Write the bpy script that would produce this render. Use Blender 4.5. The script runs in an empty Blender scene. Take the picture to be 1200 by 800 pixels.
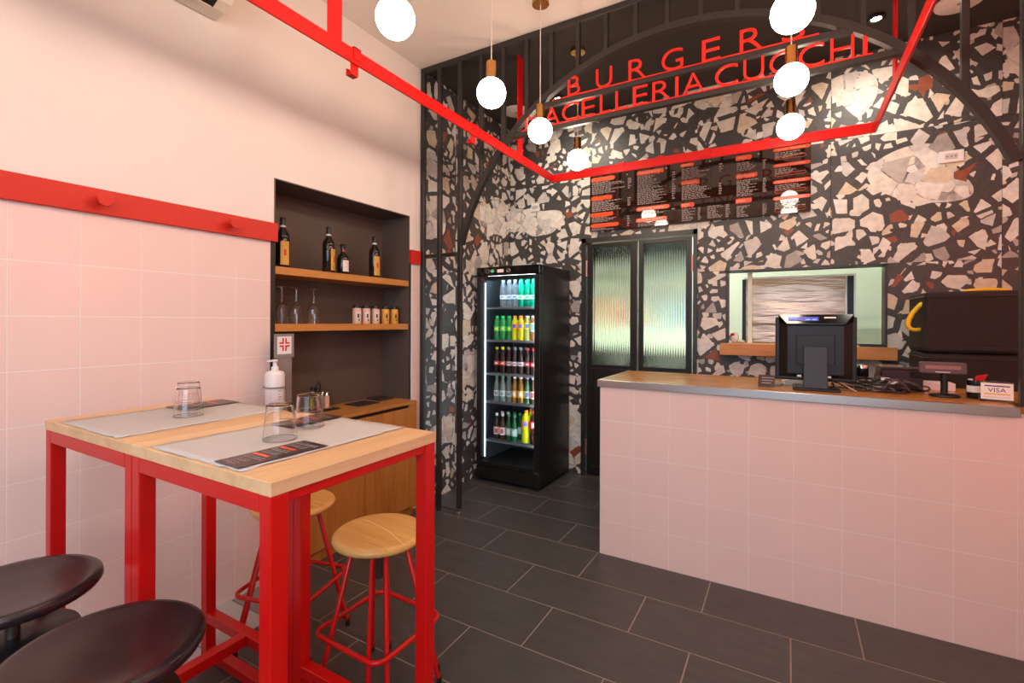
import bpy, bmesh, math, random
from mathutils import Vector, Matrix
random.seed(7)
PI = math.pi
D = bpy.data
COL = bpy.context.scene.collection
SC = bpy.context.scene

# ------------------------------------------------------------------ camera
CAM_H, F_PX, CY, YAW, ROLL = 1.3864, 560.44, 376.92, 0.5223, 0.0040
FW = Vector((-math.sin(YAW), math.cos(YAW), 0))
R0 = Vector((math.cos(YAW), math.sin(YAW), 0))
U0 = R0.cross(FW)
RT = R0 * math.cos(ROLL) + U0 * math.sin(ROLL)
UP = RT.cross(FW)
CAMLOC = Vector((0, 0, CAM_H))
cam = D.cameras.new('camera'); camo = D.objects.new('camera', cam); COL.objects.link(camo)
cam.sensor_width = 36; cam.sensor_fit = 'HORIZONTAL'; cam.lens = F_PX / 1200 * 36
cam.shift_y = (CY - 400) / 1200
cam.clip_start = 0.02
m = Matrix((RT, UP, -FW)).transposed().to_4x4(); m.translation = CAMLOC
camo.matrix_world = m
SC.camera = camo

def px(ax, val, x, y):
    """point where the photo pixel's ray meets a plane of the room"""
    d = FW * F_PX + RT * (x - 600) - UP * (y - CY)
    i = 'xyz'.index(ax)
    return CAMLOC + d * ((val - CAMLOC[i]) / d[i])

# ------------------------------------------------------------------ world, lights, exposure
w = D.worlds.new('world'); SC.world = w; w.use_nodes = True
w.node_tree.nodes['Background'].inputs[0].default_value = (0.75, 0.85, 1, 1)
w.node_tree.nodes['Background'].inputs[1].default_value = 0.3
SC.view_settings.view_transform = 'Standard'; SC.view_settings.look = 'None'
SC.view_settings.gamma = 1; SC.view_settings.use_curve_mapping = False
SC.view_settings.exposure = 0.55

def light(name, kind, loc, energy, color, target=None, **kw):
    l = D.lights.new(name, kind); l.energy = energy; l.color = color
    for k, v in kw.items(): setattr(l, k, v)
    o = D.objects.new(name, l); COL.objects.link(o); o.location = loc
    if target is not None:
        o.rotation_euler = (Vector(target) - Vector(loc)).to_track_quat('-Z', 'Y').to_euler()
    return o
# daylight in the shop window of the street front, behind the camera
light('street_window_daylight', 'AREA', (-0.2, -1.42, 1.75), 24, (0.66, 0.80, 1.0), (-1.9, 1.4, .30), shape='RECTANGLE', size=2.4, size_y=1.6, spread=math.radians(115))
# spotlights recessed in the dark ceiling, washing the terrazzo wall
SPOTS = [(-1.68, 3.45), (0.47, 3.45)]
for sx, sy in SPOTS:
    light('ceiling_spot_light', 'SPOT', (sx, sy, 3.20), 26, (1, 0.88, 0.74), (sx + .05, 4.11, 2.2), spot_size=2.2, spot_blend=1, shadow_soft_size=.03)
# ------------------------------------------------------------------ materials
MATS = {}
def _new(name):
    mt = D.materials.new(name); mt.use_nodes = True
    nt = mt.node_tree
    return mt, nt, nt.nodes['Principled BSDF']
def mat(name, col, rough=.5, metal=0, noise=.06, scale=30, bump=0, spec=.5, trans=0, ior=1.45, emit=None, estr=0, coat=0, alpha=1, stretch=(1, 1, 1)):
    if name in MATS: return MATS[name]
    mt, nt, b = _new(name)
    b.inputs['Roughness'].default_value = rough; b.inputs['Metallic'].default_value = metal
    b.inputs['Specular IOR Level'].default_value = spec
    b.inputs['Transmission Weight'].default_value = trans; b.inputs['IOR'].default_value = ior
    b.inputs['Coat Weight'].default_value = coat; b.inputs['Coat Roughness'].default_value = .1
    b.inputs['Base Color'].default_value = (*col, 1)
    b.inputs['Alpha'].default_value = alpha
    if emit:
        b.inputs['Emission Color'].default_value = (*emit, 1); b.inputs['Emission Strength'].default_value = estr
    if noise or bump:
        tc = nt.nodes.new('ShaderNodeTexCoord'); mp = nt.nodes.new('ShaderNodeMapping'); mp.inputs['Scale'].default_value = stretch
        n = nt.nodes.new('ShaderNodeTexNoise'); n.inputs['Scale'].default_value = scale; n.inputs['Detail'].default_value = 4
        nt.links.new(tc.outputs['Object'], mp.inputs[0]); nt.links.new(mp.outputs[0], n.inputs['Vector'])
        if noise:
            r = nt.nodes.new('ShaderNodeMix'); r.data_type = 'RGBA'
            r.inputs[6].default_value = (*[c * (1 - noise) for c in col], 1)
            r.inputs[7].default_value = (*[min(1, c * (1 + noise)) for c in col], 1)
            nt.links.new(n.outputs['Fac'], r.inputs[0]); nt.links.new(r.outputs[2], b.inputs['Base Color'])
        if bump:
            bp = nt.nodes.new('ShaderNodeBump'); bp.inputs['Strength'].default_value = bump; bp.inputs['Distance'].default_value = .002
            nt.links.new(n.outputs['Fac'], bp.inputs['Height']); nt.links.new(bp.outputs[0], b.inputs['Normal'])
    MATS[name] = mt
    return mt
def wood(name, c1, c2, along='x', rough=.4, scale=22, fine=1.0):
    if name in MATS: return MATS[name]
    mt, nt, b = _new(name)
    tc = nt.nodes.new('ShaderNodeTexCoord'); mp = nt.nodes.new('ShaderNodeMapping')
    s = [1, 1, 1]; s['xyz'.index(along)] = .07; mp.inputs['Scale'].default_value = s
    n = nt.nodes.new('ShaderNodeTexNoise'); n.inputs['Scale'].default_value = scale; n.inputs['Detail'].default_value = 6; n.inputs['Distortion'].default_value = .6
    n2 = nt.nodes.new('ShaderNodeTexNoise'); n2.inputs['Scale'].default_value = scale * 7 * fine; n2.inputs['Detail'].default_value = 2
    mx = nt.nodes.new('ShaderNodeMath'); mx.operation = 'MULTIPLY_ADD'; mx.inputs[1].default_value = .45
    cr = nt.nodes.new('ShaderNodeValToRGB'); cr.color_ramp.elements[0].position = .42; cr.color_ramp.elements[1].position = .82
    cr.color_ramp.elements[0].color = (*c2, 1); cr.color_ramp.elements[1].color = (*c1, 1)
    L = nt.links.new
    L(tc.outputs['Object'], mp.inputs[0]); L(mp.outputs[0], n.inputs['Vector']); L(mp.outputs[0], n2.inputs['Vector'])
    L(n2.outputs['Fac'], mx.inputs[0]); L(n.outputs['Fac'], mx.inputs[2]); L(mx.outputs[0], cr.inputs[0]); L(cr.outputs[0], b.inputs['Base Color'])
    b.inputs['Roughness'].default_value = rough
    bp = nt.nodes.new('ShaderNodeBump'); bp.inputs['Strength'].default_value = .12; bp.inputs['Distance'].default_value = .001
    L(n2.outputs['Fac'], bp.inputs['Height']); L(bp.outputs[0], b.inputs['Normal'])
    MATS[name] = mt
    return mt

def terrazzo():
    mt, nt, b = _new('terrazzo'); N = nt.nodes.new; L = nt.links.new
    def math_(op, a, c=None, d=None):
        n = N('ShaderNodeMath'); n.operation = op
        for i, v in enumerate((a, c, d)):
            if v is None: continue
            if isinstance(v, (int, float)): n.inputs[i].default_value = v
            else: L(v, n.inputs[i])
        return n.outputs[0]
    def mix(f, a, c):
        n = N('ShaderNodeMix'); n.data_type = 'RGBA'
        for i, v in ((0, f), (6, a), (7, c)):
            if isinstance(v, tuple): n.inputs[i].default_value = (*v, 1)
            elif isinstance(v, (int, float)): n.inputs[i].default_value = v
            else: L(v, n.inputs[i])
        return n.outputs[2]
    tc = N('ShaderNodeTexCoord'); sp = N('ShaderNodeSeparateXYZ'); L(tc.outputs['Object'], sp.inputs[0])
    oi = N('ShaderNodeObjectInfo')
    off = math_('MULTIPLY', oi.outputs['Random'], 53.0)
    u = math_('ADD', math_('ADD', sp.outputs[0], sp.outputs[1]), off)
    cv = N('ShaderNodeCombineXYZ'); L(u, cv.inputs[0]); L(sp.outputs[2], cv.inputs[1])
    # ragged chip edges
    nz = N('ShaderNodeTexNoise'); nz.inputs['Scale'].default_value = 34; nz.inputs['Detail'].default_value = 3; L(cv.outputs[0], nz.inputs['Vector'])
    vs = N('ShaderNodeVectorMath'); vs.operation = 'SUBTRACT'; L(nz.outputs['Color'], vs.inputs[0]); vs.inputs[1].default_value = (.5, .5, .5)
    vm = N('ShaderNodeVectorMath'); vm.operation = 'MULTIPLY_ADD'; L(vs.outputs[0], vm.inputs[0]); vm.inputs[1].default_value = (.008, .008, 0); L(cv.outputs[0], vm.inputs[2])
    vec = vm.outputs[0]
    ck = N('ShaderNodeTexNoise'); ck.inputs['Scale'].default_value = 1.5; ck.inputs['Detail'].default_value = 1; L(cv.outputs[0], ck.inputs['Vector'])
    breccia = math_('GREATER_THAN', ck.outputs['Fac'], .60)
    def layer(scale, thr, keep):
        v = N('ShaderNodeTexVoronoi'); v.voronoi_dimensions = '2D'; v.inputs['Scale'].default_value = scale; L(vec, v.inputs['Vector'])
        e = N('ShaderNodeTexVoronoi'); e.voronoi_dimensions = '2D'; e.feature = 'DISTANCE_TO_EDGE'; e.inputs['Scale'].default_value = scale; L(vec, e.inputs['Vector'])
        s = N('ShaderNodeSeparateColor'); L(v.outputs['Color'], s.inputs[0])
        t = math_('MULTIPLY_ADD', s.outputs[1], .16, thr)
        t = math_('MULTIPLY', t, math_('MULTIPLY_ADD', breccia, -.75, 1.0))
        inside = math_('GREATER_THAN', e.outputs['Distance'], t)
        kp = math_('MAXIMUM', math_('LESS_THAN', s.outputs[2], keep), math_('MULTIPLY', breccia, math_('LESS_THAN', s.outputs[2], .80)))
        cr = N('ShaderNodeValToRGB'); cr.color_ramp.interpolation = 'CONSTANT'
        E_ = cr.color_ramp.elements
        cols = [(0, (.66, .62, .55)), (.22, (.72, .69, .64)), (.42, (.62, .52, .38)), (.52, (.56, .53, .50)), (.68, (.70, .65, .57)), (.84, (.36, .33, .31)), (.90, (.26, .07, .03)), (.94, (.05, .045, .042)), (.97, (.45, .40, .36))]
        E_[0].position, E_[0].color = 0, (*cols[0][1], 1)
        E_[1].position, E_[1].color = cols[1][0], (*cols[1][1], 1)
        for p_, c_ in cols[2:]:
            q = E_.new(p_); q.color = (*c_, 1)
        L(s.outputs[0], cr.inputs[0])
        return math_('MULTIPLY', inside, kp), cr.outputs[0]
    m1, c1 = layer(8.3, .085, .66)
    m2, c2 = layer(15.5, .15, .60)
    sp2 = N('ShaderNodeTexNoise'); sp2.inputs['Scale'].default_value = 260; sp2.inputs['Detail'].default_value = 1; L(cv.outputs[0], sp2.inputs['Vector'])
    speck = math_('GREATER_THAN', sp2.outputs['Fac'], .66)
    dark = mix(math_('MULTIPLY', speck, .35), (.048, .045, .044), (.45, .42, .40))
    mot = N('ShaderNodeTexNoise'); mot.inputs['Scale'].default_value = 9; mot.inputs['Detail'].default_value = 8; L(cv.outputs[0], mot.inputs['Vector'])
    mr = N('ShaderNodeValToRGB'); mr.color_ramp.elements[0].position = .36; mr.color_ramp.elements[0].color = (.10, .09, .085, 1); mr.color_ramp.elements[1].position = .56; mr.color_ramp.elements[1].color = (.52, .48, .45, 1); L(mot.outputs['Fac'], mr.inputs[0])
    base = mix(breccia, dark, mr.outputs[0])
    vein = N('ShaderNodeTexNoise'); vein.inputs['Scale'].default_value = 22; vein.inputs['Detail'].default_value = 6; L(cv.outputs[0], vein.inputs['Vector'])
    vr = N('ShaderNodeMapRange'); vr.inputs[1].default_value = .3; vr.inputs[2].default_value = .7; vr.inputs[3].default_value = .86; vr.inputs[4].default_value = 1.15; L(vein.outputs['Fac'], vr.inputs[0])
    col = mix(m2, base, c2); col = mix(m1, col, c1)
    vmul = N('ShaderNodeVectorMath'); vmul.operation = 'SCALE'; L(col, vmul.inputs[0]); L(vr.outputs[0], vmul.inputs['Scale'])
    L(vmul.outputs[0], b.inputs['Base Color'])
    b.inputs['Roughness'].default_value = .48
    MATS['terrazzo'] = mt
    return mt
TERR = terrazzo()

RED = mat('red_paint', (.55, .004, .003), .32, noise=.05, scale=8)
RED_MATT = mat('red_rail_paint', (.60, .022, .010), .42, noise=.05, scale=6)
BLACKM = mat('black_steel', (.022, .020, .019), .38, noise=.1, spec=.6)
BLACK = mat('black_satin', (.012, .011, .011), .35, noise=.1)
BLACKG = mat('black_gloss', (.008, .008, .008), .12, noise=0)
PLASTER = mat('white_plaster', (.80, .74, .69), .75, noise=.02, scale=3, bump=.05)
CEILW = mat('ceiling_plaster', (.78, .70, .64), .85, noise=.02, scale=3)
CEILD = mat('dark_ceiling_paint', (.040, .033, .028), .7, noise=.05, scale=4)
TILE = mat('white_tile_lit_pink', (.83, .645, .585), .24, noise=.025, scale=5, bump=.04)  # tiles are white; the pink of the red light is put into the colour
GROUT = mat('pale_grout', (.86, .80, .74), .9, noise=.05)
SLATE = mat('slate_tile', (.062, .060, .057), .40, noise=.35, scale=7, bump=.25, stretch=(1, 3, 1))
FGROUT = mat('floor_grout', (.30, .26, .21), .9, noise=.2)
PALE = mat('pale_stone', (.52, .52, .50), .45, noise=.08, scale=6)
NICHE = mat('niche_brown', (.105, .075, .060), .55, noise=.05, scale=9)
OAK = wood('oak_shelf', (.56, .24, .055), (.36, .13, .026), 'y')
OAKX = wood('oak_ledge', (.60, .25, .065), (.42, .15, .035), 'x')
OAKZ = wood('oak_cabinet', (.50, .21, .04), (.33, .115, .018), 'z', scale=14)
OAKTOP = wood('oak_worktop', (.52, .25, .07), (.34, .14, .035), 'x', rough=.25)
TTOP = wood('table_top_wood', (.72, .47, .25), (.55, .33, .15), 'y', rough=.5, scale=9)
STOOLW = wood('stool_beech', (.74, .42, .13), (.55, .27, .06), 'x', rough=.3, scale=12)
EBONY = wood('ebony_seat', (.022, .013, .015), (.006, .004, .005), 'y', rough=.24, scale=16)
STEEL = mat('brushed_steel', (.55, .52, .49), .30, 1, noise=.05, scale=60, stretch=(.05, 1, 1))
CHROME = mat('chrome', (.7, .68, .66), .18, 1, noise=0)
BRASS = mat('brass', (.62, .34, .10), .25, 1, noise=.04)
GLASS = mat('clear_glass', (1, 1, 1), .0, trans=1, ior=1.45, noise=0)
TUMBG = mat('tumbler_glass', (.97, .96, .96), .0, trans=1, ior=1.30, noise=0)
FGLASS = mat('door_glass', (1, 1, 1), .0, trans=1, ior=1.1, noise=0, spec=.5)
RIBG = mat('ribbed_glass', (.90, .98, .93), .18, trans=1, ior=1.35, noise=0)
WHITE = mat('white_plastic', (.78, .76, .74), .35, noise=.02)
GREY = mat('grey_metal', (.30, .27, .25), .45, .3, noise=.05)
PAPER = mat('white_paper', (.80, .78, .75), .8, noise=.03)
LINEN = mat('grey_paper_linen', (.50, .475, .45), .9, noise=.10, scale=260, bump=.3)
ORANGE = mat('orange_print', (.80, .09, .025), .3, noise=.05)
CREAM = mat('cream_print', (.66, .55, .48), .6, noise=.05)
PRINTM = mat('small_print', (.30, .235, .225), .6, noise=.35, scale=300)
GLOBE = mat('globe_glow', (1, 1, 1), .4, noise=0, emit=(1, .79, .60), estr=25)
LEDW = mat('fridge_led', (1, 1, 1), .4, noise=0, emit=(.70, .89, 1), estr=45)
TUBE = mat('kitchen_tube', (1, 1, 1), .4, noise=0, emit=(.90, 1, .90), estr=150)
TUBE2 = mat('kitchen_tube_far', (1, 1, 1), .4, noise=0, emit=(.90, 1, .86), estr=22)
KTILE = mat('kitchen_wall', (.74, .78, .68), .4, noise=.02)
RUBBER = mat('black_rubber', (.01, .01, .01), .7, noise=.1)
NYLON = mat('black_nylon', (.020, .014, .013), .8, noise=.35, scale=220, bump=.4)
YELLOW = mat('yellow_strap', (.80, .50, .01), .5, noise=.05)

# ------------------------------------------------------------------ mesh builder
ORG = {}
class MB:
    def __init__(s): s.v = []; s.f = []; s.sm = []
    def add(s, vs, fs, smooth=False):
        o = len(s.v); s.v += [tuple(v) for v in vs]; s.f += [tuple(i + o for i in f) for f in fs]; s.sm += [smooth] * len(fs); return s
    def box(s, x0, x1, y0, y1, z0, z1):
        x0, x1 = min(x0, x1), max(x0, x1); y0, y1 = min(y0, y1), max(y0, y1); z0, z1 = min(z0, z1), max(z0, z1)
        return s.add([(x0, y0, z0), (x1, y0, z0), (x1, y1, z0), (x0, y1, z0), (x0, y0, z1), (x1, y0, z1), (x1, y1, z1), (x0, y1, z1)],
                     [(0, 3, 2, 1), (4, 5, 6, 7), (0, 1, 5, 4), (1, 2, 6, 5), (2, 3, 7, 6), (3, 0, 4, 7)])
    def hexa(s, pts):
        return s.add(pts, [(0, 3, 2, 1), (4, 5, 6, 7), (0, 1, 5, 4), (1, 2, 6, 5), (2, 3, 7, 6), (3, 0, 4, 7)])
    def rings(s, rs, closed=False, cap=True, smooth=True):
        n = len(rs[0]); vs = [p for r in rs for p in r]; fs = []
        k = len(rs)
        for i in range(k if closed else k - 1):
            a, c = i * n, ((i + 1) % k) * n
            for j in range(n):
                q = (j + 1) % n; fs.append((a + j, a + q, c + q, c + j))
        s.add(vs, fs, smooth)
        if cap and not closed:
            s.add(rs[0], [tuple(range(n))[::-1]]); s.add(rs[-1], [tuple(range(n))])
        return s
    def lathe(s, prof, c=(0, 0, 0), n=20, cap=True, smooth=True, closed=False):
        rs = [[(c[0] + r * math.cos(2 * PI * j / n), c[1] + r * math.sin(2 * PI * j / n), c[2] + z) for j in range(n)] for r, z in prof]
        return s.rings(rs, cap=cap, smooth=smooth, closed=closed)
    def tube(s, path, r, n=8, closed=False, smooth=True):
        P = [Vector(p) for p in path]; k = len(P); rs = []; prev = None
        for i, p in enumerate(P):
            if closed: t = P[(i + 1) % k] - P[i - 1]
            else: t = P[min(i + 1, k - 1)] - P[max(i - 1, 0)]
            t.normalize()
            if prev is None:
                a = Vector((0, 0, 1)) if abs(t.z) < .9 else Vector((1, 0, 0))
                nn = t.cross(a).normalized()
            else:
                nn = (prev - t * prev.dot(t)); nn = nn.normalized() if nn.length > 1e-6 else prev
            prev = nn; bb = t.cross(nn)
            rr = r[i] if isinstance(r, (list, tuple)) else r
            rs.append([tuple(p + nn * rr * math.cos(2 * PI * j / n) + bb * rr * math.sin(2 * PI * j / n)) for j in range(n)])
        return s.rings(rs, closed=closed, smooth=smooth)
    def cyl(s, a, b_, r, n=16, r2=None): return s.tube([a, b_], [r, r if r2 is None else r2], n)
    def prism(s, poly, fn, d0, d1):
        n = len(poly)
        vs = [fn(u, v, d0) for u, v in poly] + [fn(u, v, d1) for u, v in poly]
        return s.add(vs, [tuple(range(n))[::-1], tuple(range(n, 2 * n))] + [(i, (i + 1) % n, (i + 1) % n + n, i + n) for i in range(n)])
    def build(s, name, m_=None, parent=None, bevel=0, seg=2, org=None):
        vs = s.v
        if parent is not None: o0 = ORG[parent.name]
        elif org is not None: o0 = Vector(org)
        else:
            xs, ys, zs = zip(*vs); o0 = Vector(((min(xs) + max(xs)) / 2, (min(ys) + max(ys)) / 2, min(zs)))
        me = D.meshes.new(name)
        me.from_pydata([(x - o0.x, y - o0.y, z - o0.z) for x, y, z in vs], [], s.f)
        me.polygons.foreach_set('use_smooth', s.sm)
        bm = bmesh.new(); bm.from_mesh(me); bmesh.ops.recalc_face_normals(bm, faces=bm.faces); 
        if all(e.is_manifold for e in bm.edges) and bm.calc_volume(signed=True) < 0: bmesh.ops.reverse_faces(bm, faces=bm.faces)
        bm.to_mesh(me); bm.free()
        if m_: me.materials.append(m_)
        o = D.objects.new(name, me); COL.objects.link(o)
        if parent is not None: o.parent = parent
        else: o.location = o0
        ORG[o.name] = o0.copy()
        if bevel:
            md = o.modifiers.new('bevel', 'BEVEL'); md.width = bevel; md.segments = seg; md.limit_method = 'ANGLE'; md.angle_limit = .6
        return o
def dens(prof, closed=True):
    """add rings close to each corner of a profile so that smooth shading keeps thin glass walls straight"""
    out = []; n = len(prof)
    for i in range(n if closed else n - 1):
        a_, b2 = prof[i], prof[(i + 1) % n]; d_ = math.hypot(b2[0] - a_[0], b2[1] - a_[1]); out.append(a_)
        if d_ > .0012:
            e = .0003 / d_
            out += [(a_[0] + (b2[0] - a_[0]) * e, a_[1] + (b2[1] - a_[1]) * e), (b2[0] - (b2[0] - a_[0]) * e, b2[1] - (b2[1] - a_[1]) * e)]
    if not closed: out.append(prof[-1])
    return out
def tag(o, label=None, cat=None, group=None, kind=None):
    if label: o['label'] = label
    if cat: o['category'] = cat
    if group: o['group'] = group
    if kind: o['kind'] = kind
    return o
def thing(name, label, cat, loc=(0, 0, 0), group=None, kind=None):
    o = D.objects.new(name, None); COL.objects.link(o); o.location = loc; ORG[o.name] = Vector(loc)
    o.empty_display_size = .05
    return tag(o, label, cat, group, kind)
def dup(o, parent=None, loc=None, rz=None, label=None, scale=None):
    c = o.copy(); COL.objects.link(c); c.parent = parent
    ORG[c.name] = Vector(loc) if loc is not None else ORG[o.name]
    if loc is not None: c.location = loc
    if rz is not None: c.rotation_euler = (0, 0, rz)
    if scale is not None: c.scale = scale
    if label: c['label'] = label
    for ch in list(o.children): dup(ch, c)
    return c
def struct(o): o['kind'] = 'structure'; return o
def letter_mesh(ch, x0, x1, z0, z1, y, th, m_, parent, name='letter'):
    cu = D.curves.new('t', 'FONT'); cu.body = ch; cu.offset = -.014; cu.extrude = .5; cu.size = 1; cu.resolution_u = 4
    ob = D.objects.new('t', cu); COL.objects.link(ob)
    bpy.context.view_layer.update()
    me = D.meshes.new_from_object(ob.evaluated_get(bpy.context.evaluated_depsgraph_get()))
    D.objects.remove(ob); D.curves.remove(cu)
    xs = [v.co.x for v in me.vertices]; ys = [v.co.y for v in me.vertices]
    a, b_, c, d = min(xs), max(xs), min(ys), max(ys)
    o0 = ORG[parent.name]
    for v in me.vertices:
        X = x0 + (v.co.x - a) / (b_ - a) * (x1 - x0); Z = z0 + (v.co.y - c) / max(1e-6, d - c) * (z1 - z0); Y = y - v.co.z * th
        v.co = (X - o0.x, Y - o0.y, Z - o0.z)
    me.materials.clear(); me.materials.append(m_)
    o = D.objects.new(name, me); COL.objects.link(o); o.parent = parent; ORG[o.name] = o0
    return o
def frame_text(s, orig, ux, uy, height, m_, parent, th=.0006, name='lettering', maxw=None):
    """a run of text lying in the plane (ux, uy) with its lower left at orig"""
    cu = D.curves.new('t', 'FONT'); cu.body = s; cu.size = 1; cu.resolution_u = 2; cu.extrude = .5
    ob = D.objects.new('t', cu); COL.objects.link(ob); bpy.context.view_layer.update()
    me = D.meshes.new_from_object(ob.evaluated_get(bpy.context.evaluated_depsgraph_get()))
    D.objects.remove(ob); D.curves.remove(cu)
    xs = [v.co.x for v in me.vertices]; ys = [v.co.y for v in me.vertices]
    k = height / (max(ys) - min(ys)); kx = k
    if maxw: kx = maxw / (max(xs) - min(xs))
    ux, uy, orig = Vector(ux), Vector(uy), Vector(orig); n = ux.cross(uy); o0 = ORG[parent.name]
    a, c = min(xs), min(ys)
    for v in me.vertices:
        v.co = orig + ux * (v.co.x - a) * kx + uy * (v.co.y - c) * k + n * (v.co.z + .5) * th - o0
    me.materials.clear(); me.materials.append(m_)
    o = D.objects.new(name, me); COL.objects.link(o); o.parent = parent; ORG[o.name] = o0
    return o

# ------------------------------------------------------------------ room shell
XL, YC, YB, ZC = -2.391, 2.758, 4.109, 3.28
XR, YF = 1.75, -1.55
DOOR = (-1.626, -.633, 0, 2.143)
WIN = (-.421, .592, 1.225, 1.796)
NY0, NY1, NZ0, NZ1, NX = 1.590, 2.652, .0, 2.155, -2.664

floor = struct(MB().box(XL - .35, XR + .2, YF - .15, YB + .1, -.12, -.0008).build('floor', FGROUT, org=(0, 0, 0)))
g = .0028
FR0, FP = 1.795, .3207
k0 = -6
for k in range(k0, 8):
    y0 = FR0 + k * FP; y1 = y0 + FP
    ph = -.982 if k % 2 == 0 else -.614
    y1c = min(y1, YB)
    if y0 >= YB: break
    n0 = math.floor((XL - ph) / .631); xx = ph + n0 * .631
    while xx < XR:
        a, b_ = max(xx, XL), min(xx + .631, XR)
        if b_ - a > .01 and y1c - y0 > .01:
            struct_t = MB().box(a + g, b_ - g, y0 + g, y1c - g, -.0008, 0).build('floor_tile', SLATE, floor)
        xx += .631
yy = -.1
while yy < 1.55:                                     # pale strip of floor along the tiled wall
    y2 = min(yy + .6, 1.585)
    MB().box(XL + .001, -2.078, yy + g, y2 - g, -.003, .003).build('pale_floor_tile', PALE, floor); yy += .6

ceil = struct(MB().box(XL - .35, XR + .2, YF - .15, YC + .02, ZC, ZC + .12).build('ceiling', CEILW))
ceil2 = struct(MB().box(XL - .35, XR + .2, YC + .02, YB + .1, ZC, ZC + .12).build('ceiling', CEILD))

# left wall: plaster with a recessed niche
wl = MB()
XW = XL - .004
wl.box(XW - .36, XW, YF - .1, NY0, -.1, ZC).box(XW - .36, XW, NY1, YC + .03, -.1, ZC).box(XW - .36, XW, NY0, NY1, NZ1, ZC).box(XW - .36, NX - .02, NY0, NY1, -.1, NZ1)
wl.box(XW - .36, XW - .012, YC + .03, YB + .1, -.1, ZC)
wall_left = struct(wl.build('wall_left', PLASTER, org=(0, 0, 0)))
MB().box(NX - .02, NX, NY0, NY1, 0, NZ1).box(NX, XL - .001, NY0, NY0 + .006, 0, NZ1).box(NX, XL - .001, NY1 - .006, NY1, 0, NZ1).box(NX, XL - .001, NY0, NY1, NZ1 - .006, NZ1).build('niche_lining', NICHE, wall_left)
YJ = [.575 - .2025 * i for i in range(6, 0, -1)] + [.575 + .2025 * i for i in range(0, 6)]
MB().box(XW, XL - .0008, YJ[0], NY0 - .004, 0, 1.815).box(XW, XL - .0008, NY1 + .014, YC, 0, 1.815).build('grout', GROUT, wall_left)
tg = .0016
def rows():
    z = 0.0; out = []
    for j in range(10):
        z1 = min(.0 + .2 * (j + 1), 1.815); out.append((.2 * j, z1))
        if z1 >= 1.815: break
    return out
for i in range(len(YJ) - 1):
    for z0, z1 in rows():
        MB().box(XW, XL, YJ[i] + tg, min(YJ[i + 1], NY0 - .004) - tg, z0 + tg, z1 - tg).build('wall_tile', TILE, wall_left)
for z0, z1 in rows():
    MB().box(XW, XL, NY1 + .030, YC - .004, z0 + tg, z1 - tg).build('wall_tile', TILE, wall_left)
struct(MB().box(XL - .01, XL + .004, NY0 - .022, NY0 + .002, 0, 1.809).build('trim_1', BLACKM))
struct(MB().box(XL - .01, XL + .004, NY1 - .002, NY1 + .012, 0, 1.809).build('trim_2', BLACKM))
struct(MB().box(XL - .01, XL + .003, NY1 + .013, NY1 + .030, 0, 1.809).build('trim_3', WHITE))

# terrazzo slabs
def rects_minus(r, holes):
    x0, x1, z0, z1 = r
    xs = sorted({x0, x1} | {h[i] for h in holes for i in (0, 1) if x0 < h[i] < x1})
    zs = sorted({z0, z1} | {h[i] for h in holes for i in (2, 3) if z0 < h[i] < z1})
    out = []
    for a, b_ in zip(xs, xs[1:]):
        for c, d in zip(zs, zs[1:]):
            mx, mz = (a + b_) / 2, (c + d) / 2
            if not any(h[0] < mx < h[1] and h[2] < mz < h[3] for h in holes): out.append((a, b_, c, d))
    return out
wb = MB()
for r in rects_minus((XL - .35, XR + .2, -.1, ZC), [DOOR, WIN]): wb.box(r[0], r[1], YB + .012, YB + .13, r[2], r[3])
wall_back = struct(wb.build('wall_back', mat('dark_joint', (.05, .045, .04), .9), org=(0, 0, 0)))
ZJ = [0, .893, 1.795, 2.685, ZC]
XJ = [XL, -1.539, -.636, .267, 1.159, XR]
jg = .0012
for a, b_ in zip(XJ, XJ[1:]):
    for c, d in zip(ZJ, ZJ[1:]):
        mb = MB()
        for r in rects_minus((a + jg, b_ - jg, c + jg, d - jg), [DOOR, WIN]): mb.box(r[0], r[1], YB, YB + .012, r[2], r[3])
        if mb.v: mb.build('terrazzo_slab', TERR, wall_back)
for a, b_ in ((YC + .03, 3.21), (3.21, YB)):
    for c, d in zip(ZJ, ZJ[1:]):
        MB().box(XL - .014, XL, a + jg, b_ - jg, c + jg, d - jg).build('terrazzo_slab', TERR, wall_left)
struct(MB().box(XR, XR + .15, YF - .1, YB + .1, -.1, ZC).build('wall_right', PLASTER))
wf = MB()
for r in rects_minus((XL - .35, XR + .2, -.1, ZC), [(-2.0, 1.0, .35, 2.6)]): wf.box(r[0], r[1], YF - .15, YF, r[2], r[3])
struct(wf.build('wall_front', PLASTER))
fw = thing('window_2', None, None, (-.5, YF, .35), kind='structure')
MB().box(-2.0, 1.0, YF - .08, YF - .03, .35, .41).box(-2.0, 1.0, YF - .08, YF - .03, 2.54, 2.6).box(-2.0, -1.94, YF - .08, YF - .03, .41, 2.54).box(.94, 1.0, YF - .08, YF - .03, .41, 2.54).box(-.53, -.47, YF - .08, YF - .03, .41, 2.54).build('window_frame', BLACKM, fw)
for a, b_ in ((-1.94, -.53), (-.47, .94)): MB().box(a, b_, YF - .06, YF - .052, .41, 2.54).build('pane', GLASS, fw)

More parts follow.
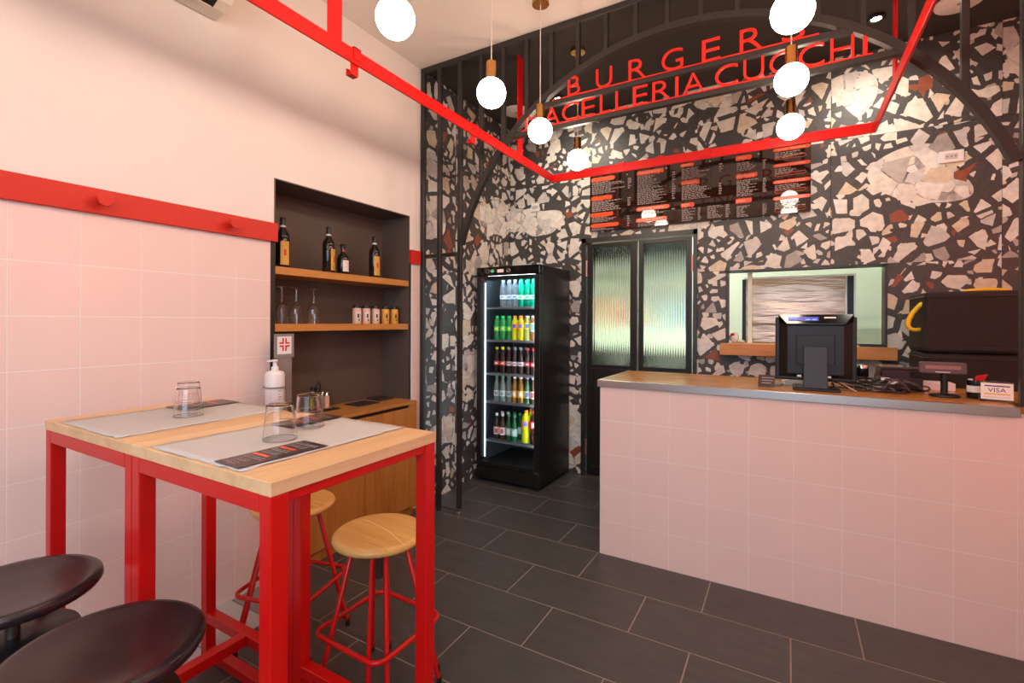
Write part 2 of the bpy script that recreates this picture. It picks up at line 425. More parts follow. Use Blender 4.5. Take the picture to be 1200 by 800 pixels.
# ------------------------------------------------------------------ kitchen beyond the wall
KY0, KY1, KX0, KX1, KZ = YB + .13, 6.3, -2.35, 1.6, 2.75
struct(MB().box(KX0, KX1, KY0, KY1, -.1, -.002).build('floor', PALE))
struct(MB().box(KX0 - .1, KX1 + .1, KY1, KY1 + .1, 0, KZ).build('wall_kitchen', KTILE))
struct(MB().box(KX0 - .1, KX0, KY0, KY1, 0, KZ).build('wall_kitchen', KTILE))
struct(MB().box(KX1, KX1 + .1, KY0, KY1, 0, KZ).build('wall_kitchen', KTILE))
struct(MB().box(KX0 - .1, KX1 + .1, KY0, KY1 + .1, KZ, KZ + .1).build('ceiling', KTILE))
for tx, ty in ((-1.25, 4.75), (.95, 5.0)):
    t = thing('ceiling_tube_light', 'white ceiling tube light in the kitchen ' + ('behind the double door' if tx < 0 else 'beyond the serving hatch'), 'light', (tx, ty, KZ - .07), 'kitchen tube lights')
    MB().box(tx - .62, tx + .62, ty - .05, ty + .05, KZ - .03, KZ).build('housing', WHITE, t)
    MB().cyl((tx - .6, ty, KZ - .05), (tx + .6, ty, KZ - .05), .018, 10).build('tube', TUBE if tx < 0 else TUBE2, t)
wk = MB()
for r in rects_minus((KX0, KX1, 0, KZ), [DOOR, WIN]): wk.box(r[0], r[1], YB + .1305, YB + .136, r[2], r[3])
struct(wk.build('wall_kitchen', mat('kitchen_reflect_beige', (.62, .47, .38), .6)))  # unseen beige skin added for the steel fridge door to reflect
kf = thing('steel_fridge', 'stainless steel kitchen fridge seen through the serving hatch', 'fridge', (.08, 5.1, 0))
WAVY = mat('wavy_steel', (.40, .27, .20), .24, 1, noise=.05, scale=1.3, bump=1.0, stretch=(1.0, 1, 7))
WAVY.node_tree.nodes['Bump'].inputs['Distance'].default_value = .014
MB().box(-.36, .52, 5.12, 5.75, .08, 1.82).build('body', STEEL, kf)
MB().box(-.34, .44, 5.08, 5.12, .12, 1.80).build('door', WAVY, kf)
MB().box(.455, .50, 5.075, 5.12, .12, 1.80).build('gasket', BLACK, kf)
MB().box(-.375, -.345, 5.075, 5.12, .12, 1.80).build('gasket', BLACK, kf)
for sx in (-.3, .46):
    MB().cyl((sx, 5.2, 0), (sx, 5.2, .08), .02).build('foot', BLACK, kf); MB().cyl((sx, 5.68, 0), (sx, 5.68, .08), .02).build('foot', BLACK, kf)
for j in range(7):
    MB().box(.6, KX1, KY1 - .004, KY1, .36 * j + .003, .36 * (j + 1) - .003).build('kitchen_tile', KTILE, D.objects['wall_kitchen'])
kr = thing('kitchen_rack', 'kitchen rack holding coloured tubs behind the ribbed door glass', 'rack', (-1.6, 5.6, 0))
for z in (.5, 1.0, 1.5): MB().box(-2.2, -1.0, 5.4, 5.8, z, z + .03).build('shelf', STEEL, kr)
for x in (-2.2, -1.0):
    for y in (5.4, 5.8): MB().box(x - .015, x + .015, y - .015, y + .015, 0, 1.9).build('post', STEEL, kr)
for i, (x, z, c) in enumerate(((-2.0, 1.53, (.6, .08, .05)), (-1.75, 1.53, (.7, .35, .05)), (-1.3, 1.53, (.08, .3, .55)), (-1.9, 1.03, (.55, .5, .4)), (-1.35, 1.03, (.1, .35, .6)))):
    cn = ('red', 'orange', 'blue', 'beige', 'light blue')[i]
    tg_ = thing('storage_tub', cn + ' storage tub with lid on the kitchen rack', 'tub', (x, 5.6, z), 'tubs on the kitchen rack')
    MB().box(x - .1, x + .1, 5.48, 5.72, z, z + .2).build('body', mat('tub_' + cn, c, .5), tg_, .02); MB().box(x - .108, x + .108, 5.47, 5.73, z + .2, z + .225).build('lid', WHITE, tg_, .006)

# ------------------------------------------------------------------ double door with ribbed glass
dr = thing('door_1', None, None, (-1.13, YB, 0), kind='structure')
x0, x1 = DOOR[0], DOOR[1]
MB().box(x0, x0 + .041, YB - .022, YB + .13, 0, 2.143).box(x1 - .030, x1, YB - .022, YB + .13, 0, 2.143).box(x0, x1, YB - .022, YB + .13, 2.103, 2.143).build('door_frame', BLACKM, dr)
def leaf(a, b_, g0, g1):
    lf = MB(); y0, y1 = YB - .012, YB + .03
    lf.box(a, g0, y0, y1, .012, 2.088).box(g1, b_, y0, y1, .012, 2.088).box(g0, g1, y0, y1, 2.056, 2.088).box(g0, g1, y0, y1, .938, 1.005).box(g0, g1, y0, y1, .012, .10)
    lf.box(g0, g1, y0 + .012, y1, .10, .938)
    L_ = lf.build('door_leaf', BLACK, dr)
    q = .012
    MB().box(g0 - q, g0, y0 - .006, y0, 1.005 - q, 2.056 + q).box(g1, g1 + q, y0 - .006, y0, 1.005 - q, 2.056 + q).box(g0, g1, y0 - .006, y0, 2.056, 2.056 + q).box(g0, g1, y0 - .006, y0, 1.005 - q, 1.005).build('glazing_bead', BLACK, L_)
    MB().box(g0 - q, g1 + q, y0 - .008, y0, .966, .974).box(g0 - q, g1 + q, y0 - .006, y0, .085, .093).build('moulding', BLACKM, L_)
    rg = MB(); n = 17; sub = 6; pts = []
    for i in range(n * sub + 1):
        t = i / (n * sub); ph = (i % sub) / sub
        pts.append((g0 + (g1 - g0) * t, .006 * abs(math.sin(PI * i / sub))))
    vs = []; fs = []
    for X, dy in pts: vs += [(X, YB + .006 - dy, 1.005), (X, YB + .006 - dy, 2.056), (X, YB + .012, 1.005), (X, YB + .012, 2.056)]
    for i in range(len(pts) - 1):
        a_ = 4 * i; c = a_ + 4
        fs += [(a_, c, c + 1, a_ + 1), (a_ + 2, a_ + 3, c + 3, c + 2), (a_ + 1, c + 1, c + 3, a_ + 3), (a_, a_ + 2, c + 2, c)]
    e = 4 * (len(pts) - 1); fs += [(0, 1, 3, 2), (e, e + 2, e + 3, e + 1)]
    rg.add(vs, fs, True).build('ribbed_pane', RIBG, L_)
leaf(-1.572, -1.122, -1.524, -1.177)
leaf(-1.108, -.678, -1.067, -.718)
for hx, hz, mm in ((-1.578, 1.87, 'h'), (-.670, 1.87, 'h'), (-1.578, .26, 'h')):
    MB().cyl((hx, YB - .018, hz - .07), (hx, YB - .018, hz + .07), .009, 10).build('hinge', mat('hinge_metal', (.62, .30, .26), .3, .8), dr)

# ------------------------------------------------------------------ serving hatch
hw = thing('window_1', None, None, (.085, YB, 1.225), kind='structure')
a, b_, c, d = WIN
MB().box(a, a + .014, YB - .008, YB + .13, c, d).box(b_ - .014, b_, YB - .008, YB + .13, c, d).box(a, b_, YB - .008, YB + .13, d - .012, d).build('window_frame', BLACKM, hw)
MB().box(a + .15, a + .18, YB + .09, YB + .125, c, d - .012).build('mullion', KTILE, hw)
MB().box(a, b_, YB, YB + .13, c - .0, c + .003).build('sill', OAKX, hw)
led = tag(MB().box(-.449, .628, 3.97, YB - .001, 1.140, 1.226).build('serving_ledge', OAKX, bevel=.003), 'thick oak ledge under the serving hatch in the terrazzo wall', 'ledge')
tr = thing('tray', 'small black tray on the right end of the oak serving ledge', 'tray', (.52, 4.03, 1.226))
MB().box(.43, .575, 3.99, 4.08, 1.226, 1.232).box(.43, .575, 3.99, 3.996, 1.232, 1.243).box(.43, .575, 4.074, 4.08, 1.232, 1.243).box(.43, .436, 3.996, 4.074, 1.232, 1.243).box(.569, .575, 3.996, 4.074, 1.232, 1.243).build('dish', BLACK, tr)
MB().tube([(.43, 4.03, 1.235), (.40, 4.03, 1.250), (.375, 4.035, 1.249), (.36, 4.04, 1.247)], .004, 6).build('handle', BLACK, tr)
clo = thing('cleaning_cloth', 'crumpled white cleaning cloth with red trim in the serving hatch', 'cloth', (-.36, 4.19, 1.226))
def blob(cx, cy, cz, rx, ry, rz, seed, n=14, k=8, amp=.18):
    rd = random.Random(seed); ph = [rd.uniform(0, 6) for _ in range(6)]
    rs = []
    for i in range(k + 1):
        th = PI * i / k; ring = []
        for j in range(n):
            a_ = 2 * PI * j / n
            q = 1 + amp * (math.sin(3 * a_ + ph[0] + 2 * th) * .5 + math.sin(5 * a_ + ph[1] - 3 * th) * .5)
            r_ = max(.02, math.sin(th))
            ring.append((cx + rx * q * r_ * math.cos(a_), cy + ry * q * r_ * math.sin(a_), cz + rz - rz * math.cos(th) * 1.0))
        rs.append(ring)
    return MB().rings(rs)
blob(-.365, 4.19, 1.226, .035, .03, .042, 3).build('folds', PAPER, clo)
blob(-.372, 4.18, 1.275, .022, .02, .015, 5).build('trim', RED, clo)
blob(-.318, 4.18, 1.226, .03, .022, .012, 8).build('corner', mat('mint', (.5, .62, .5), .7), clo)

# ------------------------------------------------------------------ black arched steel frame
YT = YC + .022
TW = .016
af = thing('arched_frame', 'tall black steel frame with a semicircular arch between dining area and counter', 'frame', (-.77, YT, 0))
def tbar(x0, x1, z0, z1, name, th=TW): return MB().box(x0, x1, YT - th, YT + th, z0, z1).build(name, BLACKM, af, .003, 1)
ACX, ACZ, AR = -.578, 1.560, 1.493
def archz(x): return ACZ + math.sqrt(max(0, AR * AR - (x - ACX) ** 2))
VX = [-2.031 + .1797 * i for i in range(17)]
tbar(XL + .002, XL + .036, .03, ZC - .04, 'post'); tbar(-2.216 - TW, -2.216 + TW, .03, ZC - .04, 'post'); tbar(-2.031 - TW, -2.031 + TW, .05, ZC - .04, 'post')
tbar(.838, .838 + 2 * TW, 1.042, ZC - .04, 'post')
tbar(XL + .002, XR, ZC - .04, ZC - .001, 'top_chord')
for x in VX[1:-1]:
    if x < .8: tbar(x - TW * .85, x + TW * .85, archz(x) + .01, ZC - .04, 'upright')
tbar(XL + .036, -2.232, 1.857, 1.884, 'crossbar'); tbar(-2.200, -2.047, 1.857, 1.884, 'crossbar')
MB().box(XL + .03, -2.03, YT - .006, YT + .006, .03, .036).build('floor_strip', BLACKM, af)
MB().cyl((-2.031, YT, .018), (-2.031, YT, .05), .006, 8).cyl((-2.031, YT, 0), (-2.031, YT, .018), .020, 14).build('levelling_foot', CHROME, af)
MB().cyl((-2.216, YT, 0), (-2.216, YT, .03), .018, 14).build('levelling_foot', BLACKM, af)
rs = []
N_ = 64
for i in range(N_ + 1):
    t = math.acos(1.445 / AR) + (PI - math.acos(1.445 / AR) - math.acos(1.405 / AR)) * i / N_; q = []
    for rr, yy in ((AR - .022, YT - .02), (AR + .016, YT - .02), (AR + .016, YT + .02), (AR - .022, YT + .02)):
        q.append((ACX - rr * math.cos(t), yy, ACZ + rr * math.sin(t)))
    rs.append(q)
MB().rings(rs, smooth=False).build('arch', BLACKM, af)
def chord_x(z): return math.sqrt(AR ** 2 - (z - ACZ) ** 2)
ZL, ZU = 2.626, 2.780
for z in (ZL, ZU):
    h = chord_x(z) - .015
    tbar(ACX - h, ACX + h, z - .017, z + .017, 'sign_bar')
MB().box(ACX - .9, ACX - .7, YT - .018, YT + .018, ZU - .0001, ZU).build('bar_joint', BLACKM, af)
sg1 = thing('sign_lettering', 'red letters BURGERS standing on the upper bar of the arch', 'sign', (-.56, YT, ZU + .017), 'red arch lettering')
LET = mat('letter_red', (.80, .016, .008), .4, noise=.04)
for ch, a, b_ in (('B', -1.195, -1.115), ('U', -1.009, -.911), ('R', -.81, -.710), ('G', -.621, -.505), ('E', -.407, -.315), ('R', -.221, -.114), ('S', -.029, .070)):
    letter_mesh(ch, a, b_, ZU + .0175, ZU + .135, YT - .012, .014, LET, sg1)
MB().box(-1.30, .13, YT - .022, YT - .017, ZU + .012, ZU + .0175).build('base_strip', LET, sg1)
sg2 = thing('sign_lettering', 'red letters MACELLERIA CUCCHI standing on the lower bar of the arch', 'sign', (-.56, YT, ZL + .017), 'red arch lettering')
for ch, a, b_ in zip('MACELLERIACUCCHI', *zip(*((-1.497, -1.385), (-1.358, -1.252), (-1.233, -1.121), (-1.100, -1.017), (-.984, -.913), (-.888, -.815), (-.784, -.700), (-.672, -.574), (-.546, -.530), (-.506, -.396), (-.340, -.229), (-.203, -.108), (-.083, .020), (.045, .152), (.176, .270), (.304, .320)))):
    letter_mesh(ch, a, b_, ZL + .0175, ZL + .128, YT - .012, .014, LET, sg2)
MB().box(-1.52, .34, YT - .022, YT - .017, ZL + .012, ZL + .0175).build('base_strip', LET, sg2)

# ------------------------------------------------------------------ red butcher rail hung from the ceiling
rl = thing('hanging_rail', 'bright red flat steel rail hung below the ceiling in a large rectangle', 'rail', (-.6, 2.2, 2.5))
RZ0, RZ1, RXL, RXR, RYB = 2.514, 2.578, -1.645, .440, 3.515
MB().box(RXL - .012, RXL, -.9, RYB, RZ0, RZ1).build('rail_bar', RED, rl, .002, 1)
MB().box(RXR, RXR + .012, -.9, RYB, RZ0, RZ1).build('rail_bar', RED, rl, .002, 1)
MB().box(RXL - .012, RXR + .012, RYB, RYB + .012, RZ0, RZ1).build('rail_bar', RED, rl, .002, 1)
for hx, hy in ((RXL - .022, 1.375), (RXL - .022, 2.99), (RXR + .012, 2.99), (RXR + .012, 1.375), (RXL - .022, -.3), (RXR + .012, -.3)):
    MB().box(hx, hx + .010, hy - .036, hy + .036, RZ0 + .02, ZC - .001).build('hanger', RED, rl, .002, 1)
for cy in (1.48, 2.40):
    MB().box(RXL, RXL + .006, cy - .02, cy + .02, RZ0 + .018, RZ1 + .006).box(RXL - .018, RXL + .006, cy - .02, cy + .02, RZ1, RZ1 + .006).box(RXL - .018, RXL - .012, cy - .02, cy + .02, RZ0 - .045, RZ1).box(RXL - .045, RXL - .018, cy - .02, cy + .02, RZ0 - .045, RZ0 - .039).box(RXL - .045, RXL - .039, cy - .02, cy + .02, RZ0 - .039, RZ0 - .015).build('hook_clip', RED, rl)
for cx in (-1.08, -.80, -.48, -.12):
    MB().box(cx - .02, cx + .02, RYB - .006, RYB, RZ0 + .01, RZ1 + .006).box(cx - .02, cx + .02, RYB, RYB + .018, RZ1, RZ1 + .006).build('hook_clip', RED, rl)

# ------------------------------------------------------------------ pendant lamps
PX_ = -1.265; QX_ = .012; GZ = 2.510
def pendant():
    t = thing('pendant_lamp', 'x', 'lamp', (0, 0, 0), 'globe pendants in two rows')
    n = 28; rs = []
    for i in range(17):
        th = PI * (i + .0) / 16; r_ = max(.0008, .0715 * math.sin(th))
        rs.append([(r_ * math.cos(2 * PI * j / n), r_ * math.sin(2 * PI * j / n), GZ - .0715 * math.cos(th)) for j in range(n)])
    MB().rings(rs).build('globe', GLOBE, t)
    MB().lathe([(.026, GZ + .066), (.026, GZ + .082), (.0255, GZ + .083), (.0255, GZ + .150), (.024, GZ + .152), (.006, GZ + .153)], n=20).build('socket', BRASS, t)
    MB().cyl((0, 0, GZ + .15), (0, 0, ZC - .03), .0028, 6).build('cord', mat('white_cord', (.75, .68, .62), .7), t)
    MB().lathe([(.05, ZC - .028), (.05, ZC - .0005)], n=24).build('canopy', BRASS, t)
    return t
pn = [(PX_, 2.52, 'in front of the arch beside the letter M'), (PX_, 1.32, 'over the high table by the left wall'), (PX_, 1.985, 'beside the left red rail, second of its row'), (PX_, 3.10, 'behind the arch above the menu board end'),
      (QX_, 2.00, 'above the counter, second of the till row'), (QX_, 2.56, 'hanging before the last letters of CUCCHI'), (QX_, 3.17, 'behind the arch over the middle of the counter')]
pn += [(PX_, .70, 'over the near end of the high table'), (QX_, 1.36, 'ahead of the till row nearer the street'), (QX_, .62, 'third from the street window in the till row'), (PX_, .02, 'second from the street window in the wall row'), (PX_, -.62, 'added unseen for light, nearest the street window in the wall row'), (QX_, -.10, 'second from the street window in the till row'), (QX_, -.75, 'added unseen for light, nearest the street window in the till row')]  # the two nearest the window are unseen, added to brighten the counter front
p0 = pendant()
for i, (x, y, s) in enumerate(pn):
    o = p0 if i == 0 else dup(p0)
    o.location = (x, y, 0); o['label'] = 'white glass globe pendant with brass socket ' + s

# red neon sign on the right wall, just outside the picture
ns = thing('neon_sign', 'red neon tube sign on the wall right of the counter', 'neon sign', (XR - .03, 2.0, 1.75))
NEON = mat('neon_red', (1, .1, .1), .3, noise=0, emit=(1, .09, .06), estr=62)
MB().box(XR - .02, XR, 1.55, 2.45, 1.72, 2.28).build('back_board', BLACK, ns)
MB().tube([(XR - .045, 1.62, 1.80), (XR - .045, 1.62, 2.20), (XR - .045, 1.66, 2.23), (XR - .045, 2.34, 2.23), (XR - .045, 2.38, 2.20), (XR - .045, 2.38, 1.80), (XR - .045, 2.34, 1.77), (XR - .045, 1.66, 1.77)], .010, 8, closed=True).build('neon_tube', NEON, ns)
# ------------------------------------------------------------------ ceiling fittings
for i, (sx, sy) in enumerate(SPOTS):
    t = thing('ceiling_spotlight', 'small bright recessed spotlight in the dark ceiling ' + ('near the left terrazzo wall', 'above the serving hatch')[i], 'spotlight', (sx, 3.68, 3.25), 'recessed ceiling spotlights')
    MB().lathe([(.03, 3.262), (.045, 3.262), (.045, ZC - .0005), (.03, ZC - .0005)], (sx, 3.68, 0), 20, cap=False).build('ring', BLACK, t)
    MB().lathe([(.001, 3.268), (.028, 3.268), (.028, 3.272), (.001, 3.272)], (sx, 3.68, 0), 16).build('bulb', mat('spot_glow', (1, 1, 1), .3, noise=0, emit=(1, .93, .82), estr=60), t)
for sx, sy, s in ((-2.115, 3.735, 'above the drinks fridge'), (.87, 3.74, 'above the delivery bags')):
    t = thing('ceiling_speaker', 'round flat white speaker in the dark ceiling ' + s, 'speaker', (sx, sy, ZC - .02), 'ceiling speakers')
    MB().lathe([(.001, ZC - .018), (.105, ZC - .018), (.115, ZC - .012), (.115, ZC - .0005)], (sx, sy, 0), 32).build('rim', CEILW, t)
    MB().lathe([(.001, ZC - .020), (.012, ZC - .020), (.012, ZC - .018)], (sx, sy, 0), 12).build('badge', GREY, t)

# ------------------------------------------------------------------ coat rail and air conditioner on the left wall
cr_ = thing('coat_rail', 'long red painted board rail with round pegs above the wall tiles', 'rail', (XL, .6, 1.809))
MB().box(XL - .002, XL + .022, -.7, NY0 + .008, 1.809, 1.908).build('board', RED_MATT, cr_, .002, 1)
for py in (-.20, .315, .831, 1.346):
    MB().lathe([(.015, .0), (.015, .014), (.021, .024), (.0275, .046), (.0255, .050)], (0, 0, 0), 22, smooth=False).build('peg', RED_MATT, cr_)
    o = [c for c in cr_.children][-1]
    me = o.data
    for v in me.vertices: 
        c = v.co + ORG[cr_.name]; v.co = Vector((XL + .022 + c.z, py + c.x, 1.861 + c.y)) - ORG[cr_.name]
tag(MB().box(XL - .002, XL + .022, NY1 - .004, YC - .008, 1.809, 1.908).build('coat_rail', RED_MATT, bevel=.002, seg=1), 'short red end of board rail between niche and black frame post', 'rail')
ac = thing('air_conditioner', 'white wall mounted air conditioner high on the left wall', 'air conditioner', (XL + .1, .84, 2.824))
prof = [(0, 0), (.10, .0), (.150, .02), (.185, .06), (.20, .12), (.20, .27), (.18, .29), (0, .29)]
MB().prism(prof, lambda u, v, d_: (XL + .002 + u, d_, 2.824 + v), .40, 1.275).build('body', mat('ac_white', (.72, .64, .54), .4, noise=.02), ac, .006)
MB().hexa([(XL + .108, .46, 2.819), (XL + .185, .46, 2.856), (XL + .185, 1.21, 2.856), (XL + .108, 1.21, 2.819), (XL + .108, .46, 2.830), (XL + .178, .46, 2.870), (XL + .178, 1.21, 2.870), (XL + .108, 1.21, 2.830)]).build('outlet', BLACK, ac)
MB().hexa([(XL + .085, .47, 2.812), (XL + .135, .47, 2.800), (XL + .135, 1.19, 2.800), (XL + .085, 1.19, 2.812), (XL + .085, .47, 2.816), (XL + .135, .47, 2.804), (XL + .135, 1.19, 2.804), (XL + .085, 1.19, 2.816)]).build('flap', mat('ac_white', (0, 0, 0)), ac)

# ------------------------------------------------------------------ niche shelves and their contents
tag(MB().box(NX + .001, XL - .002, NY0 + .008, NY1 - .008, 1.640, 1.682).build('wall_shelf', OAK, bevel=.0015, seg=1), 'upper oak shelf in the dark niche, holding dark bottles', 'shelf', 'niche shelves')
tag(MB().box(NX + .001, XL - .002, NY0 + .008, NY1 - .008, 1.328, 1.369).build('wall_shelf', OAK, bevel=.0015, seg=1), 'lower oak shelf in the dark niche, holding wine glasses and jars', 'shelf', 'niche shelves')
DARKG = mat('dark_bottle_glass', (.012, .010, .008), .06, noise=0)
YLAB = mat('ochre_label', (.62, .35, .07), .6, noise=.15, scale=60)
WLAB = mat('white_label', (.72, .66, .62), .6, noise=.10, scale=60)
def half_label(r, z0, z1, a0, a1, n=10):
    mb = MB(); vs = []; fs = []
    for i in range(n + 1):
        a_ = a0 + (a1 - a0) * i / n
        for rr in (r, r + .0006):
            vs += [(rr * math.cos(a_), rr * math.sin(a_), z0), (rr * math.cos(a_), rr * math.sin(a_), z1)]
    for i in range(n):
        q = 4 * i; e = q + 4
        fs += [(q + 2, e + 2, e + 3, q + 3), (q, q + 1, e + 1, e), (q + 1, q + 3, e + 3, e + 1), (q, e, e + 2, q + 2)]
    e = 4 * n; fs += [(0, 2, 3, 1), (e, e + 1, e + 3, e + 2)]
    return mb.add(vs, fs)
def wine():
    t = thing('wine_bottle', 'x', 'bottle', (0, 0, 0), 'bottles on the upper niche shelf')
    MB().lathe([(.034, 0), (.037, .004), (.037, .175), (.033, .195), (.020, .215), (.0145, .228), (.0142, .262)], n=20).build('glass', DARKG, t)
    MB().lathe([(.0152, .240), (.0152, .285), (.0140, .287), (.001, .287)], n=16).build('capsule', BLACK, t)
    MB().lathe([(.0155, .232), (.0155, .242)], n=16).build('neck_band', WLAB, t)
    half_label(.0375, .018, .150, -1.0, .35).build('label', YLAB, t)
    lb = half_label(.0383, .070, .105, -.52, -.20, 4).build('print', RED_MATT, t)
    return t
wb0 = wine()
AX = -2.47
for i, (y, rz, s) in enumerate(((1.693, .1, 'half behind the red rail'), (2.005, .7, 'beside the small round shouldered bottle'), (2.385, .2, 'standing alone on the shelf'))):
    o = wb0 if i == 0 else dup(wb0)
    o.location = (AX, y, 1.682); o.rotation_euler = (0, 0, rz); o['label'] = 'dark wine bottle with ochre label in niche, ' + s
sb = thing('liqueur_bottle', 'small squat dark bottle with white label on upper niche shelf', 'bottle', (AX, 2.115, 1.682), 'bottles on the upper niche shelf')
def shift(mb, o): mb.v = [(v[0] + o[0], v[1] + o[1], v[2] + o[2]) for v in mb.v]; return mb
S_ = (AX, 2.115, 1.682)
shift(MB().lathe([(.034, 0), (.037, .004), (.037, .098), (.030, .122), (.015, .138), (.0125, .150), (.0125, .176)], n=20), S_).build('glass', DARKG, sb)
shift(MB().lathe([(.016, .172), (.017, .176), (.017, .195), (.001, .196)], n=16), S_).build('stopper', BLACK, sb)
shift(half_label(.0375, .020, .092, -.7, .5), S_).build('label', WLAB, sb)
shift(half_label(.0125, .140, .160, -1, 1), S_).build('seal', RED_MATT, sb)
def wineglass():
    t = thing('wine_glass', 'upside down stemmed wine glass on the lower niche shelf', 'glass', (0, 0, 0), 'wine glasses upside down on the niche shelf')
    MB().lathe(dens([(.029, .0), (.034, .035), (.0365, .060), (.034, .085), (.022, .110), (.006, .122), (.0035, .130), (.0032, .195), (.006, .202), (.030, .208), (.031, .210), (.030, .211), (.0002, .212), (.0002, .121), (.006, .119), (.021, .107), (.0328, .083), (.0353, .060), (.0328, .035), (.0278, .0)]), n=24, cap=False, closed=True).build('bowl_and_stem', GLASS, t)
    return t
wg = wineglass()
for i, y in enumerate((1.690, 1.780, 1.898)):
    o = wg if i == 0 else dup(wg); o.location = (AX, y, 1.369); o['label'] = 'upside down stemmed wine glass on lower niche shelf, ' + ('partly hidden by the niche edge', 'between two other glasses', 'standing nearest the sauce jars')[i]
def jar(c, lab):
    t = thing('sauce_jar', 'x', 'jar', (0, 0, 0), 'sauce jars on the lower niche shelf')
    MB().lathe([(.026, 0), (.029, .004), (.029, .092), (.026, .102), (.0225, .106)], n=20).build('body', mat('jar_' + lab, c, .35), t)
    MB().lathe([(.0265, .104), (.0265, .122), (.0255, .124), (.001, .124)], n=20).build('lid', BLACK, t)
    half_label(.0293, .020, .080, -.9, .15).build('label', WLAB if lab == 'pink' else YLAB, t)
    half_label(.0300, .040, .066, -.6, -.25, 4).build('print', BLACK, t)
    half_label(.0300, .020, .032, -.5, -.05, 4).build('leaf_print', mat('leaf_green', (.08, .25, .03), .6), t)
    return t
j1 = jar((.72, .48, .38), 'pink'); j2 = jar((.72, .36, .06), 'mustard')
for i, (y, k) in enumerate(((2.232, 0), (2.312, 0), (2.397, 0), (2.490, 1), (2.580, 1))):
    o = (j1 if k == 0 else j2) if i in (0, 3) else dup(j1 if k == 0 else j2)
    o.location = (AX, y, 1.369)
    o['label'] = ('pale pink sauce jar with black lid, ' if k == 0 else 'mustard yellow sauce jar with black lid, ') + ('nearest the wine glasses', 'between two other pink jars', 'next to a mustard jar', 'next to a pink jar', 'at the niche side wall')[i]

# oak cabinet filling the foot of the niche
CX = -2.312
cb = thing('oak_cabinet', 'low oak cabinet with flat doors under the niche shelves', 'cabinet', (-2.49, 2.12, 0))
MB().box(NX + .002, CX + .004, NY0 + .008, NY1 - .008, .798, .820).build('top', OAK, cb, .001, 1)
MB().box(NX + .002, CX - .02, NY0 + .01, NY1 - .01, .06, .798).build('body', OAKZ, cb)
MB().box(NX + .002, CX - .03, NY0 + .01, NY1 - .01, 0, .06).build('plinth', OAKZ, cb)
MB().box(CX - .02, CX, NY1 - .08, NY1 - .008, .06, .797).build('end_panel', OAKZ, cb, .001, 1)
for a, b_ in ((NY0 + .01, 1.640), (1.644, 2.156), (2.160, NY1 - .083)):
    MB().box(CX - .02, CX, a, b_, .075, .775).build('door', OAKZ, cb, .001, 1)
MB().box(CX - .02, CX - .012, NY0 + .01, NY1 - .083, .777, .797).build('grip_groove', BLACK, cb)

# things on the cabinet
def plate(name, label, cat, x0, x1, y0, y1, z, th, m_, rz=0, group=None):
    cx, cy = (x0 + x1) / 2, (y0 + y1) / 2
    o = MB().box(x0, x1, y0, y1, z, z + th).build(name, m_, bevel=min(.002, th / 3), seg=1); o.rotation_euler = (0, 0, rz)
    return tag(o, label, cat, group)
plate('menu_folder', 'thin dark grey menu folder lying on the oak cabinet', 'folder', -2.60, -2.45, 2.24, 2.42, .820, .006, mat('charcoal', (.025, .025, .03), .6))
pm = plate('brochure', 'dark printed brochure at the right end of the oak cabinet', 'brochure', -2.64, -2.50, 2.47, 2.61, .820, .012, mat('brochure_print', (.05, .03, .025), .5, noise=.7, scale=70))
plate('slate_mat', 'small black slate mat under the cruet set', 'mat', -2.66 + .02, -2.50, 1.93, 2.13, .820, .006, BLACK)
cs = thing('cruet_set', 'wire cruet set with oil bottles and shakers on the oak cabinet', 'cruet', (-2.57, 2.02, .826))
MB().box(-2.615, -2.525, 1.965, 2.085, .828, .838).build('tray', CHROME, cs, .003)
MB().tube([(-2.57, 2.025, .838), (-2.57, 2.025, .985), (-2.57, 2.012, 1.002), (-2.57, 1.998, .985), (-2.57, 1.998, .96)], .005, 8).build('handle', BLACK, cs)
OIL = mat('oil_yellow', (.45, .36, .03), .1, noise=0); VIN = mat('salt_pink', (.66, .38, .28), .4)
for (x, y, h, r, m_) in ((-2.592, 1.988, .105, .019, OIL), (-2.548, 1.988, .105, .019, GLASS), (-2.592, 2.058, .07, .017, VIN), (-2.548, 2.058, .07, .017, VIN)):
    MB().lathe([(r, .838), (r, .838 + h * .8), (r * .8, .838 + h)], (x, y, 0), 14).build('bottle', m_, cs)
    bt = [c for c in cs.children][-1]
    MB().lathe([(r * .8, .838 + h), (r * .8, .838 + h + .025), (.001, .838 + h + .027)], (x, y, 0), 14).build('cap', BLACK if h > .1 else CHROME, bt)

# ------------------------------------------------------------------ sanitiser stand
ss = thing('sanitiser_stand', 'grey metal stand with a red cross plate beside the niche', 'stand', (-2.30, 1.585, 0))
MB().box(-2.305, -2.300, 1.548, 1.632, .85, 1.22).box(-2.305, -2.300, 1.548, 1.585, .009, .85).build('post', GREY, ss)
MB().box(-2.300, -2.297, 1.529, 1.643, 1.193, 1.318).build('plate', GREY, ss)
MB().box(-2.297, -2.2965, 1.546, 1.628, 1.212, 1.304).build('card', PAPER, ss)
cz, cy = 1.262, 1.587
mb = MB()
for sy in (-1, 1):
    for sz in (-1, 1):
        mb.box(-2.2965, -2.2955, cy + sy * .004, cy + sy * .012, cz + sz * .004, cz + sz * .034).box(-2.2965, -2.2955, cy + sy * .012, cy + sy * .030, cz + sz * .004, cz + sz * .012)
mb.build('cross', mat('cross_red', (.62, .01, .03), .5), ss)
MB().box(-2.37, -2.14, 1.36, 1.585, .003, .009).build('foot_plate', GREY, ss)
BX, BY = -2.235, 1.492
rp = [(BX + .052 * math.cos(2 * PI * i / 24), BY + .052 * math.sin(2 * PI * i / 24), 1.055) for i in range(24)]
MB().tube(rp, .004, 6, closed=True).build('ring', GREY, ss)
